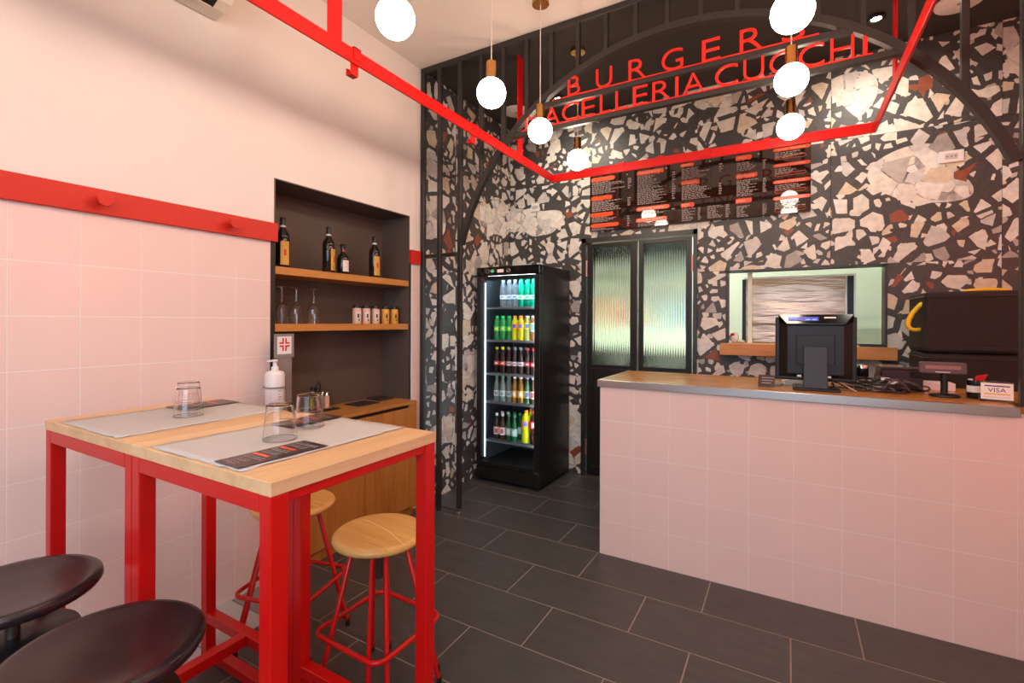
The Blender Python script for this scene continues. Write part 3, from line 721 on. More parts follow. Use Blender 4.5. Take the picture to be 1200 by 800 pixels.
MB().box(-2.300, BX - .03, BY + .035, BY + .075, 1.050, 1.060).build('bracket', GREY, ss)
MB().box(-2.302, BX + .04, BY - .045, 1.58, .922, .930).build('bottle_shelf', GREY, ss)
sd = thing('sanitiser_bottle', 'white pump bottle of hand gel held on the grey stand', 'bottle', (BX, BY, .930))
MB().lathe([(.042, .930), (.046, .934), (.046, 1.115), (.040, 1.130), (.018, 1.137)], (BX, BY, 0), 24).build('body', WHITE, sd)
MB().lathe([(.017, 1.135), (.017, 1.155), (.010, 1.157), (.010, 1.180), (.013, 1.181), (.013, 1.192), (.001, 1.193)], (BX, BY, 0), 16).build('pump', WHITE, sd)
MB().box(BX - .006, BX + .006, BY - .042, BY, 1.182, 1.191).build('spout', WHITE, sd, .002)
mb = MB()
for k, wd in enumerate((.016, .010, .018, .012, .014)): mb.box(BX + .0462, BX + .0468, BY - .012, BY - .012 + wd, 1.035 - k * .014, 1.038 - k * .014)
mb.build('small_print', GREY, sd)['kind'] = 'stuff'

# ------------------------------------------------------------------ high tables
TZ, TX0, TXM, TX1, TY0, TY1 = 1.060, -2.096, -1.499, -.900, .594, 1.113
LG = .040
def high_table(x0, x1, label):
    t = thing('high_table', label, 'table', ((x0 + x1) / 2, (TY0 + TY1) / 2, 0), 'pair of red high tables')
    MB().box(x0, x1, TY0 - .002, TY1 + .002, TZ - .030, TZ).build('tabletop', TTOP, t, .0015, 1)
    a, b_ = x0 + .001, x1 - .001; zt = TZ - .030
    for lx in (a, b_ - LG):
        for ly in (TY0, TY1 - LG): MB().box(lx, lx + LG, ly, ly + LG, 0, zt).build('leg', RED, t, .003, 2)
    for ly in (TY0, TY1 - LG): MB().box(a + LG, b_ - LG, ly, ly + LG, zt - LG, zt).build('apron', RED, t, .002, 1)
    for lx in (a + .006, b_ - .026): MB().box(lx, lx + .020, TY0 + LG, TY1 - LG, zt - .024, zt).build('apron', RED, t, .002, 1)
    for ly in (TY0, TY1 - LG):
        MB().box(a + LG, b_ - LG, ly, ly + LG, .150, .190).build('stretcher', RED, t, .002, 1)
        MB().box(a + LG, b_ - LG, ly, ly + LG, .002, .040).build('floor_bar', RED, t, .002, 1)
    xm = (x0 + x1) / 2
    MB().box(xm - LG / 2, xm + LG / 2, TY0 + LG, TY1 - LG, .150, .190).build('cross_stretcher', RED, t, .002, 1)
    return t
high_table(TX0, TXM, 'red framed high table with pale wood top standing beside the tiled wall')
high_table(TXM, TX1, 'red framed high table with pale wood top whose open side faces the counter')
def mat_sheet(name, x0, x1, y0, y1, z, label, seed, m_, hang=0, cat='placemat', grp=None, amp=.002):
    rd = random.Random(seed); nx, ny = 14, 18; vs = []; fs = []
    for i in range(nx + 1):
        for j in range(ny + 1):
            x = x0 + (x1 - x0) * i / nx; y = y0 + (y1 - y0) * j / ny
            e = min(i, nx - i, j, ny - j)
            if e == 0: x += rd.uniform(-.004, .004); y += rd.uniform(-.003, .003)
            zz = z + .0008 + (abs(math.sin(i * .9 + seed)) * abs(math.sin(j * .7 + seed * 2)) * amp if e > 0 else rd.uniform(0, amp * 1.4))
            vs.append((x, y, zz))
    n1 = len(vs); vs += [(x, y, zz - .0006) for x, y, zz in vs]
    w_ = ny + 1
    for i in range(nx):
        for j in range(ny):
            a_ = i * w_ + j
            fs += [(a_, a_ + w_, a_ + w_ + 1, a_ + 1), (n1 + a_, n1 + a_ + 1, n1 + a_ + w_ + 1, n1 + a_ + w_)]
    rim = [i * w_ for i in range(nx + 1)] + [nx * w_ + j for j in range(1, ny + 1)] + [i * w_ + ny for i in range(nx - 1, -1, -1)] + [j for j in range(ny - 1, 0, -1)]
    for k in range(len(rim)):
        a_, b2 = rim[k], rim[(k + 1) % len(rim)]; fs.append((a_, n1 + a_, n1 + b2, b2))
    return tag(MB().add(vs, fs, True).build(name, m_), label, cat, grp)
mat_sheet('placemat', -2.010, -1.602, .600, 1.108, TZ, 'grey paper placemat on the high table next to the tiled wall', 2, LINEN, grp='paper placemats')
mat_sheet('placemat', -1.418, -1.018, .600, 1.112, TZ, 'grey paper placemat on the high table facing the counter', 5, LINEN, grp='paper placemats')
MENUC = mat('menu_card', (.035, .022, .020), .3, noise=.1)
def menu_card(x0, x1, y0, y1, label, flip=False):
    z = TZ + .0045
    t = thing('menu_card', label, 'menu', ((x0 + x1) / 2, (y0 + y1) / 2, z), 'dark menu cards on the placemats')
    MB().box(x0, x1, y0, y1, z, z + .0012).build('card', MENUC, t)
    rd = random.Random(int(x0 * 999)); a = MB(); c = MB(); L_ = y1 - y0; W = x1 - x0
    for k in range(9):
        v = y0 + L_ * (.06 + .1 * k)
        if k in (3, 6): c.box(x0 + W * .08, x1 - W * .30, v, v + L_ * .045, z + .0012, z + .0015); continue
        q = x0 + W * .1
        while q < x0 + W * rd.uniform(.5, .9):
            l_ = W * rd.uniform(.06, .16); a.box(q, q + l_, v, v + L_ * .02, z + .0012, z + .0015); a.box(q, q + l_ * .8, v + L_ * .045, v + L_ * .06, z + .0012, z + .0015); q += l_ + W * .04
    a.build('print', PRINTM, t)['kind'] = 'stuff'; c.build('heading', ORANGE, t)
    return t
menu_card(-1.130, -1.030, .606, .835, 'dark menu card at the near right edge of the placemat facing the counter').rotation_euler = (0, 0, -.04)
menu_card(-1.405, -1.295, .915, 1.112, 'dark menu card behind the tumblers at the far end of the table facing the counter').rotation_euler = (0, 0, .04)
menu_card(-2.005, -1.880, .900, 1.104, 'dark menu card at the wall side of the placemat near the tiled wall')
def tumbler():
    t = thing('tumbler', 'x', 'glass', (0, 0, 0), 'upside down tumblers on the high tables')
    MB().lathe(dens([(.0428, .0), (.0440, .0), (.0395, .047), (.0382, .049), (.0345, .094), (.0325, .096), (.0002, .0955), (.0002, .0925), (.0320, .0925), (.0332, .090), (.0370, .048), (.0384, .046)]), n=40, cap=False, closed=True).build('glass_wall', TUMBG, t)
    MB().tube([(.0430 * math.cos(2 * PI * i / 28), .0430 * math.sin(2 * PI * i / 28), .0014) for i in range(28)], .0013, 6, closed=True).build('rim', mat('rim_glass', (.55, .50, .48), .1, trans=.5, noise=0), t)
    return t
tb = tumbler()
for i, (x, y, dz, s) in enumerate(((-1.205, .820, .0035, 'by the near menu card on the placemat facing the counter'), (-1.27, .962, .0065, 'by the far menu card on the placemat facing the counter'), (-1.765, .862, .0035, 'in the middle of the placemat near the tiled wall'), (-1.895, .925, .0065, 'over the menu card near the tiled wall'))):
    o = tb if i == 0 else dup(tb); o.location = (x, y, TZ + dz); o['label'] = 'clear tumbler standing upside down ' + s

# ------------------------------------------------------------------ stools
def stool(seat_z, smat, frame, label, loc, rz, grp, black=False):
    t = thing('bar_stool', label, 'stool', (0, 0, 0), grp)
    R_ = .172; z = seat_z
    if black: pr = [(.001, z - .034), (R_ - .03, z - .034), (R_ - .006, z - .028), (R_, z - .018), (R_ - .002, z - .006), (R_ - .010, z), (R_ - .020, z - .0005), (R_ - .034, z - .004), (R_ * .5, z - .010), (.001, z - .012)]
    else: pr = [(.001, z - .034), (R_ - .022, z - .034), (R_ - .006, z - .029), (R_, z - .019), (R_ - .003, z - .009), (R_ - .012, z - .002), (R_ - .024, z), (.001, z)]
    so = MB().lathe(pr, n=48).build('seat', smat, t)
    if not black:
        rq = [(-.150 * math.cos(.25) , .150 * math.sin(.25)), (.150 * math.cos(.25), -.150 * math.sin(.25))]; MB().tube([(rq[0][0] + (rq[1][0] - rq[0][0]) * t_ + .015, rq[0][1] + (rq[1][1] - rq[0][1]) * t_ + .018 * math.sin(PI * t_) - .005, z - .0012) for t_ in [i_ / 10 for i_ in range(11)]], .0022, 6).build('inlay_strip', mat('inlay', (.80, .60, .33), .35), so)
    hub = .56 if not black else .60
    pts = [(0, 0, hub - .15 + .0)] 
    th = [(.013 + (.0016 if i % 2 else 0), hub - .14 + i * .004) for i in range(int((z - .034 - hub + .14) / .004) + 1)]
    MB().lathe(th, n=12).build('screw', mat('screw_steel', (.10, .085, .075), .4, .8), t)
    if black: MB().lathe([(.02, hub - .03), (.12, hub - .022), (.13, hub - .012), (.125, hub), (.03, hub + .004), (.02, hub + .004)], n=32).build('hub_plate', BLACK, t)
    else: MB().lathe([(.02, hub - .05), (.024, hub - .05), (.024, hub), (.105, hub), (.105, hub + .006), (.02, hub + .006)], n=24).build('hub_plate', frame, t)
    rt, rb, hw_ = .095, (.178 if black else .222), .030
    for k in range(4):
        a_ = PI / 4 + k * PI / 2; ca, sa = math.cos(a_), math.sin(a_); tx, ty = -sa, ca
        P = []
        for s in (-1, 1):
            w0, w1 = hw_ * .75, hw_ * 1.15
            top = (rt * ca + s * w0 * tx, rt * sa + s * w0 * ty, hub - .012); bot = (rb * ca + s * w1 * tx, rb * sa + s * w1 * ty, .012)
            P.append((top, bot))
        tp, bt = P[0]; tp2, bt2 = P[1]
        md = (rt * ca, rt * sa, hub + .0)
        lo = MB().tube([bt, tp, tuple((tp[i] * .3 + md[i] * .7) for i in range(3)), tuple((tp2[i] * .3 + md[i] * .7) for i in range(3)), tp2, bt2], .0085, 8).build('leg', frame, t)
        for q in (bt, bt2): MB().lathe([(.010, 0), (.010, .03)], (q[0], q[1], 0), 10).build('foot_cap', RUBBER, lo)
    zr = .245; hf = (.142 if black else .166); cr = .045; ring = []
    for k in range(4):
        a0 = k * PI / 2; cx = (hf - cr) * (1 if k in (0, 3) else -1); cy = (hf - cr) * (1 if k in (0, 1) else -1)
        for j in range(6):
            a_ = a0 + j / 5 * PI / 2; ring.append((cx + cr * math.cos(a_), cy + cr * math.sin(a_), zr))
    MB().tube(ring, .009, 8, closed=True).build('footrest', frame, t)
    t.location = loc; t.rotation_euler = (0, 0, rz)
    return t
stool(.60, STOOLW, RED, 'red legged stool with light wood seat beside the open side of the tables', (-1.332, 1.318, 0), -.02, 'wood seat stools')
stool(.60, STOOLW, RED, 'red legged stool with light wood seat near the tiled wall and cabinet', (-1.875, 1.345, 0), .26, 'wood seat stools')
stool(.730, EBONY, BLACKM, 'black round stool in front of the table facing the counter', (-1.190, .428, 0), .05, 'black seat stools', True)
stool(.730, EBONY, BLACKM, 'black round stool in front of the table next to the tiled wall', (-1.655, .410, 0), -.06, 'black seat stools', True)

# ------------------------------------------------------------------ drinks fridge
FX0, FX1, FY0, FY1, FZ = -2.360, -1.740, 3.480, 4.085, 1.858
fr = thing('drinks_fridge', 'tall black upright drinks fridge with glass door against the terrazzo wall', 'fridge', (-2.05, 3.8, 0))
FIN = mat('fridge_inside', (.045, .055, .062), .3, noise=.05)
MB().box(FX0, FX0 + .04, FY0 + .05, FY1, .03, FZ).box(FX1 - .04, FX1, FY0 + .05, FY1, .03, FZ).box(FX0 + .04, FX1 - .04, FY1 - .04, FY1, .03, FZ).box(FX0 + .04, FX1 - .04, FY0 + .05, FY1 - .04, .03, .165).box(FX0 + .04, FX1 - .04, FY0 + .05, FY1 - .04, FZ - .065, FZ).build('cabinet', BLACK, fr, .004)
MB().box(FX0 + .0405, FX1 - .0405, FY1 - .046, FY1 - .0405, .17, FZ - .07).box(FX0 + .0405, FX0 + .044, FY0 + .07, FY1 - .046, .17, FZ - .07).box(FX1 - .044, FX1 - .0405, FY0 + .07, FY1 - .046, .17, FZ - .07).box(FX0 + .044, FX1 - .044, FY0 + .07, FY1 - .046, FZ - .07, FZ - .066).build('lining', FIN, fr)
MB().box(FX0, FX1, FY0, FY0 + .05, .03, .135).build('kick_panel', BLACK, fr, .004)
MB().box(FX0, FX1, FY0 - .006, FY0 + .05, FZ - .078, FZ).build('control_panel', BLACKG, fr, .008)
cp = [c for c in fr.children][-1]
for x, m_ in ((-2.245, BLACK), (-2.195, mat('button_green', (.02, .45, .15), .3, emit=(.02, .6, .2), estr=.6)), (-2.035, mat('button_amber', (.3, .06, .03), .3))):
    MB().tube([(x + .016 * math.cos(2 * PI * i / 20), FY0 - .0075, FZ - .038 + .016 * math.sin(2 * PI * i / 20)) for i in range(20)], .0025, 6, closed=True).build('button_ring', CHROME, cp)
    MB().cyl((x, FY0 - .010, FZ - .038), (x, FY0 - .004, FZ - .038), .010, 14).build('button', m_, cp)
MB().box(-2.145, -2.085, FY0 - .008, FY0 - .005, FZ - .052, FZ - .026).build('display', mat('lcd_pink', (.5, .2, .2), .3, emit=(1, .45, .4), estr=.7), cp)
dd = MB(); dz0, dz1 = .140, FZ - .080
dd.box(FX0, FX0 + .045, FY0, FY0 + .045, dz0, dz1).box(FX1 - .055, FX1, FY0, FY0 + .045, dz0, dz1).box(FX0 + .045, FX1 - .055, FY0, FY0 + .045, dz1 - .035, dz1).box(FX0 + .045, FX1 - .055, FY0, FY0 + .045, dz0, dz0 + .04)
dor = dd.build('door', BLACK, fr, .004)
MB().box(FX0 + .045, FX1 - .055, FY0 + .016, FY0 + .020, dz0 + .04, dz1 - .035).build('glass_pane', FGLASS, dor)
MB().box(FX1 - .05, FX1 - .003, FY0 - .003, FY0 + .002, dz0 + .004, dz0 + .018).build('hinge_cover', CHROME, dor)
MB().box(FX0 + .05, FX0 + .075, FY0 - .001, FY0 + .004, FZ - .108, FZ - .098).build('badge', RED, dor)
MB().box(FX0 + .046, FX0 + .058, FY0 + .055, FY0 + .062, .20, FZ - .13).build('light_strip', mat('fridge_led_side', (1, 1, 1), .4, noise=0, emit=(.55, .80, 1), estr=1.2), fr)
MB().box(FX1 - .052, FX1 - .044, FY0 + .050, FY0 + .062, .20, FZ - .13).build('light_strip', LEDW, fr)
MB().box(FX0 + .08, FX1 - .08, FY0 + .055, FY0 + .075, FZ - .085, FZ - .072).build('light_strip', LEDW, fr)  # hidden strip added under the top to brighten the bottles
SH = [1.515, 1.228, .935, .688, .350]
for z in SH:
    mb = MB()
    for i in range(9):
        yv = FY0 + .085 + i * .052; mb.box(FX0 + .045, FX1 - .045, yv, yv + .006, z - .010, z - .004)
    mb.box(FX0 + .045, FX1 - .045, FY0 + .075, FY0 + .083, z - .018, z).box(FX0 + .06, FX0 + .066, FY0 + .08, FY1 - .05, z - .006, z).box(FX1 - .066, FX1 - .06, FY0 + .08, FY1 - .05, z - .006, z).box(-2.053, -2.047, FY0 + .08, FY1 - .05, z - .006, z)
    mb.build('shelf', mat('shelf_wire', (.25, .26, .27), .4, .6), fr)
for x in (FX0 + .06, FX1 - .06):
    for y in (FY0 + .08, FY1 - .06): MB().cyl((x, y, 0), (x, y, .03), .02, 12).build('foot', BLACK, fr)
def liquid(n, c, tr=.55): return mat('drink_' + n, c, .08, trans=tr, ior=1.33, noise=0)
PETP = [(.024, 0), (.028, .006), (.0295, .05), (.027, .075), (.0295, .10), (.0295, .135), (.026, .165), (.014, .190), (.0125, .196)]
CANP = [(.024, 0), (.028, .005), (.028, .12), (.024, .148), (.0125, .180), (.0118, .212)]
WATP = [(.026, 0), (.0295, .006), (.0295, .06), (.028, .07), (.0295, .08), (.0295, .15), (.027, .185), (.014, .215), (.0125, .222)]
BIGP = [(.030, 0), (.040, .012), (.041, .07), (.034, .10), (.041, .135), (.041, .19), (.034, .225), (.016, .255), (.0135, .262)]
def drink(kind, prof, body, cap, lab=None, lz=(.06, .11), dot=None, tr=.5):
    t = thing('drink_bottle', 'x', 'bottle', (0, 0, 0), 'bottles in the drinks fridge')
    MB().lathe(prof, n=14).build('bottle', liquid(kind, body, tr), t)
    r, z = prof[-1]
    MB().lathe([(r + .0025, z - .006), (r + .0025, z + .014), (.001, z + .015)], n=12).build('cap', mat('cap_%s' % kind, cap, .4), t)
    if lab:
        rr = max(p[0] for p in prof) + .0008
        MB().lathe([(rr, lz[0]), (rr, lz[1])], n=14).build('label', mat('lab_%s' % kind, lab, .45), t)
        if dot: half_label(rr + .0004, lz[0] + .012, lz[1] - .012, -PI / 2 - .5, -PI / 2 + .4, 5).build('print', mat('dot_%s' % kind, dot, .4), t)
    return t
KIND = {
 'water': ('clear water bottle with pale blue cap', WATP, (.86, .92, 1.0), (.30, .45, .80), (.75, .82, .9), (.07, .105), (.1, .25, .6), .9),
 'mint': ('bright green sparkling water bottle with green cap', WATP, (.0, .62, .38), (.0, .40, .22), (.75, .95, .80), (.065, .10), (.0, .5, .25), .6),
 'lime': ('green lemonade bottle with green cap', PETP, (.05, .45, .12), (.0, .55, .12), (.08, .62, .12), (.075, .120), (.9, .85, .1), .5),
 'orange': ('yellow orangeade bottle with orange cap', PETP, (.78, .72, .02), (.85, .25, .05), (.90, .38, .02), (.095, .150), (.05, .1, .5), .25),
 'lemon': ('pale yellow lemonade bottle with white cap', PETP, (.80, .85, .25), (.85, .85, .85), (.9, .85, .1), (.095, .150), (.05, .15, .5), .35),
 'tea': ('brown iced tea bottle with white label', PETP, (.35, .14, .05), (.85, .55, .45), (.80, .85, .85), (.075, .150), (.15, .45, .25), .4),
 'colay': ('dark cola bottle with yellow cap and red label', CANP, (.035, .015, .012), (.75, .70, .05), (.65, .08, .04), (.070, .105), (.9, .9, .8), .1),
 'colaw': ('dark cola bottle with silver label', CANP, (.04, .02, .018), (.30, .30, .30), (.75, .76, .80), (.070, .105), (.5, .05, .05), .1),
 'colar': ('dark cola bottle with red cap and red label', CANP, (.035, .015, .012), (.75, .04, .04), (.75, .04, .04), (.070, .105), (.9, .85, .85), .1),
 'tonic': ('clear small mixer bottle with green cap', CANP, (.45, .55, .5), (.05, .40, .15), (.55, .62, .62), (.045, .095), (.2, .3, .35), .6),
 'amber': ('amber beer bottle with orange label', CANP, (.30, .13, .02), (.80, .78, .70), (.75, .38, .05), (.045, .105), (.85, .8, .7), .3),
 'violet': ('green beer bottle with violet collar and white label', CANP, (.08, .22, .08), (.35, .15, .55), (.72, .74, .82), (.045, .105), (.15, .15, .6), .4),
 'pilsr': ('dark beer bottle with white and red oval label', CANP, (.07, .03, .015), (.75, .70, .68), (.80, .74, .70), (.045, .11), (.65, .06, .04), .2),
 'pilsg': ('green beer bottle with pale green label', CANP, (.02, .20, .07), (.05, .35, .15), (.35, .55, .50), (.045, .11), (.75, .85, .8), .4),
 'bigo': ('large yellow orangeade bottle with orange label', BIGP, (.80, .80, .01), (.85, .25, .03), (.92, .33, .02), (.135, .195), (.1, .2, .65), .2),
 'bigc': ('large dark cola bottle with red label', BIGP, (.03, .012, .01), (.75, .04, .04), (.75, .05, .05), (.135, .195), (.9, .85, .85), .1),
}
PROTO = {}
SHN = ('top', 'second', 'third', 'fourth', 'lowest')
LAY = [['', '', 'water', 'water', 'water', 'mint', 'mint', 'mint'],
       ['', 'lime', 'lime', 'lime', 'orange', 'orange', 'lemon', 'tea'],
       ['', 'colay', 'colay', 'colaw', 'colaw', 'colaw', 'colar', 'colar'],
       ['', 'tonic', 'tonic', 'tonic', 'amber', 'amber', 'violet', 'pilsr'],
       ['', 'pilsr', 'pilsr', 'pilsg', 'pilsg', '', 'bigo', 'bigc']]
for si, row in enumerate(LAY):
    for ci, k in enumerate(row):
        if not k: continue
        for dep in (0, 1):
            if k not in PROTO: PROTO[k] = o = drink(k, *KIND[k][1:])
            else: o = dup(PROTO[k])
            pitch = .0605
            o.location = (-2.292 + ci * pitch + (.012 if k == 'bigc' else -.012 if k == 'bigo' else 0), FY0 + .135 + dep * .095 + (.01 if ci % 3 == 0 else 0), SH[si])
            o.rotation_euler = (0, 0, .35)
            o['label'] = KIND[k][0] + ' on the %s fridge shelf' % SHN[si] + (', second row' if dep else ', front row')

# ------------------------------------------------------------------ menu board
MBY = YB - .026
mbd = thing('menu_board', 'wide glossy dark menu board with orange headings on the terrazzo wall', 'menu board', (-.70, MBY, 2.2))
BRD = mat('menu_panel', (.022, .011, .008), .035, noise=.05, spec=.9)
P0, P1 = px('y', MBY, 691, 206.8), px('y', MBY, 950.6, 165.8)
BX0, BX1, BZ0, BZ1 = -1.545, .145, 2.198, 2.700
for k in range(5):
    w_ = (BX1 - BX0) / 5; MB().box(BX0 + k * w_ + .0006, BX0 + (k + 1) * w_ - .0006, MBY, YB - .002, BZ0, BZ1).build('panel', BRD, mbd)
def bq(x, y): q = px('y', MBY, x, y); return q.x, q.z
def cropA(x, y): return 680 + x / 7.273, 180 + y / 7.273
def cropB(x, y): return 820 + x / 7.273, 160 + y / 7.273
UXV, UZV = (1, 0, 0), (0, 0, 1)
def banner(c, xa, ya, xb, yb, txt=None, splash=True, hh=.017):
    X0, Z0 = bq(*c(xa, ya)); X1, Z1 = bq(*c(xb, yb)); zc = (Z0 + Z1) / 2; rd = random.Random(int(xa * 7 + ya)); mb = MB(); y1 = MBY - .0008
    up, dn = [], []; n = 26
    for i in range(n + 1):
        t = i / n; e = min(t, 1 - t); j = (rd.uniform(-.1, .45) if splash else 0)
        w_ = hh * min(1, .55 + e * 8)
        up.append((X0 + (X1 - X0) * t, zc + w_ * (1 + (j if i % 2 else 0)))); dn.append((X0 + (X1 - X0) * t, zc - w_ * (1 + (rd.uniform(-.1, .5) if splash and i % 2 else 0))))
    vs = [(x, y1, z) for x, z in up] + [(x, y1, z) for x, z in dn]; k = n + 1
    mb.add(vs, [(i, i + 1, k + i + 1, k + i) for i in range(n)]).build('heading', ORANGE, mbd)
    hd = [c_ for c_ in mbd.children][-1]
    if txt: frame_text(txt, (X0 + (X1 - X0) * .07, MBY - .0010, zc - hh * .45), UXV, UZV, hh * .9, CREAM, hd, maxw=(X1 - X0) * (.8 if len(txt) > 6 else .55))
banner(cropA, 95, 225, 295, 205); banner(cropA, 95, 385, 272, 370); banner(cropA, 90, 525, 280, 512); banner(cropA, 90, 615, 328, 600, None, False)
banner(cropA, 482, 165, 712, 145, 'HAMBURGER GOURMET'); banner(cropA, 478, 475, 760, 447, 'HAMBURGER GOURMET', False); banner(cropA, 475, 573, 740, 545, 'HAMBURGER GOURMET', False)
banner(cropA, 855, 103, 968, 90, "NOVITA'", False, .014); banner(cropA, 858, 250, 1017, 235, 'INSALATE'); banner(cropA, 858, 443, 972, 432, 'FRITTI')
banner(cropB, 305, 185, 443, 172, 'DOLCI'); banner(cropB, 308, 340, 492, 322, 'BEVANDE'); banner(cropB, 305, 550, 443, 540, 'BIRRE')
for y0, y1, s in ((118, 75, "MENU' SINGLE"), (252, 212, "MENU' COPPIA"), (393, 355, "MENU' FAMIGLIA"), (533, 498, "MENU' BAMBINO")): banner(cropB, 625, y0, 943, y1, s, False, .013)
def lines(c, xa, ya, xb, yb, xw, n, seed):
    """rows of small unreadable print: n rows between two corners, row ends ragged"""
    X0, Z0 = bq(*c(xa, ya)); X1, _ = bq(*c(xw, ya)); _, Z1 = bq(*c(xa, yb)); rd = random.Random(seed); mb = MB()
    for i in range(n):
        z = Z0 + (Z1 - Z0) * (i + .5) / n; h = abs(Z1 - Z0) / n * .30
        end = X0 + (X1 - X0) * rd.uniform(.45, 1.0); x = X0
        while x < end:
            l_ = rd.uniform(.012, .034); mb.add([(x, MBY - .0008, z - h), (min(x + l_, end), MBY - .0008, z - h), (min(x + l_, end), MBY - .0008, z + h), (x, MBY - .0008, z + h)], [(0, 1, 2, 3)]); x += l_ + .006
    mb.build('print', PRINTM, mbd)['kind'] = 'stuff'
sd_ = 0
for args in ((cropA, 100, 250, 0, 352, 390, 8), (cropA, 100, 412, 0, 500, 362, 7), (cropA, 98, 548, 0, 590, 325, 4), (cropA, 95, 640, 0, 660, 310, 2), (cropA, 405, 205, 0, 300, 440, 6), (cropA, 403, 370, 0, 445, 440, 5), (cropA, 400, 525, 0, 620, 438, 5),
             (cropA, 488, 195, 0, 440, 745, 21), (cropA, 550, 495, 0, 520, 720, 2), (cropA, 490, 595, 0, 625, 760, 3), (cropA, 783, 150, 0, 390, 818, 12), (cropA, 780, 462, 0, 480, 818, 1),
             (cropA, 865, 130, 0, 222, 1120, 8), (cropA, 865, 275, 0, 400, 1120, 11), (cropA, 865, 470, 0, 580, 985, 9), (cropA, 1003, 455, 0, 565, 1035, 9),
             (cropB, 165, 225, 0, 305, 205, 4), (cropB, 162, 390, 0, 495, 200, 5), (cropB, 65, 590, 0, 700, 205, 9), (cropB, 220, 575, 0, 690, 260, 9),
             (cropB, 315, 225, 0, 300, 510, 6), (cropB, 315, 375, 0, 515, 500, 11), (cropB, 315, 592, 0, 690, 430, 8), (cropB, 537, 195, 0, 275, 575, 5), (cropB, 537, 350, 0, 475, 575, 8), (cropB, 535, 570, 0, 665, 575, 8),
             (cropB, 640, 140, 0, 195, 905, 4), (cropB, 640, 275, 0, 330, 905, 4), (cropB, 640, 415, 0, 468, 905, 4), (cropB, 640, 555, 0, 622, 905, 5)):
    sd_ += 1; lines(*args, sd_)
for y0 in (205, 345, 487, 645):
    X0, Z0 = bq(*cropB(640, y0)); X1, _ = bq(*cropB(910, y0)); h = .011; q = []
    for i in range(12): a_ = PI / 2 + PI * i / 11; q.append((X0 + h + h * math.cos(a_), MBY - .001, Z0 + .012 + h * math.sin(a_)))
    q += [(X1 - .06, MBY - .001, Z0 + .003), (X1 - .02, MBY - .001, Z0 + .001), (X1, MBY - .001, Z0 + .010), (X1 - .01, MBY - .001, Z0 + .024), (X1 - .06, MBY - .001, Z0 + .020)]
    MB().tube(q, .0016, 4, closed=True).build('fork_outline', ORANGE, mbd)
for sx, sy in ((735, 204.5), (781, 197), (832, 189), (889, 180.4)):
    X, Z = bq(sx, sy); MB().cyl((X, MBY - .004, Z), (X, MBY, Z), .007, 10).build('fixing_screw', CHROME, mbd)

# wall sockets
for (x, z, s) in ((.917, 2.469, 'on the terrazzo wall above the delivery bags'), (-2.109, 2.488, 'on the terrazzo wall above the drinks fridge')):
    t = thing('wall_socket', 'white wall socket ' + s, 'socket', (x, YB - .01, z - .03), 'high wall sockets')
    hw_ = .062 if x > 0 else .042
    MB().box(x - hw_, x + hw_, YB - .010, YB, z - .038, z + .038).build('plate', WHITE, t, .003)
    for q in (-.02, 0, .02): MB().cyl((x + q, YB - .0108, z), (x + q, YB - .0098, z), .004, 8).build('pin_hole', BLACK, t)
    MB().box(x - .032, x + .032, YB - .0106, YB - .0100, z - .018, z + .018).build('insert', mat('socket_insert', (.55, .50, .46), .5), t)

# ------------------------------------------------------------------ counter
CX0, CX1, CD = -.975, 1.74, 3.39
ct = thing('counter', 'white tiled service counter standing on the dark floor', 'counter', (.4, 3.07, 0))
MB().box(CX0 + .008, CX1, YC + .0010, CD, 0, 1.0).build('core', GROUT, ct)
xj = [CX0] + [.8287 - .2 * k for k in range(8, -1, -1)] + [1.0287, 1.2287, 1.4287, 1.6287, CX1]
for a, b_ in zip(xj, xj[1:]):
    for j in range(5): MB().box(a + tg, b_ - tg, YC, YC + .008, .2 * j + tg, .2 * j + .2 - tg).build('counter_tile', TILE, ct)
yj = [YC + .008, 2.96, 3.16, 3.36, CD]
for a, b_ in zip(yj, yj[1:]):
    for j in range(5): MB().box(CX0, CX0 + .008, a + tg, b_ - tg, .2 * j + tg, .2 * j + .2 - tg).build('counter_tile', TILE, ct)
wt = thing('worktop', 'oak worktop with brushed steel front edge on the tiled counter', 'worktop', (0, 3.07, 1.0))
MB().box(CX0 - .006, .834, YC + .012, CD + .01, 1.0, 1.0405).build('board', OAKTOP, wt)
MB().box(CX0 - .013, .834, YC - .012, YC + .012, 1.0, 1.0412).build('steel_edge', STEEL, wt, .002, 1)
MB().box(CX0 - .014, CX0 - .006, YC + .012, CD + .01, 1.0, 1.0412).build('steel_edge', STEEL, wt, .002, 1)
fl = thing('counter_flap', 'oak flap continuing the worktop beyond the black post', 'worktop', (1.3, 3.07, 1.0))
MB().box(.872, CX1, YC - .012, CD + .01, 1.0, 1.0405).build('board', OAKTOP, fl, .002, 1)
WT = 1.0412
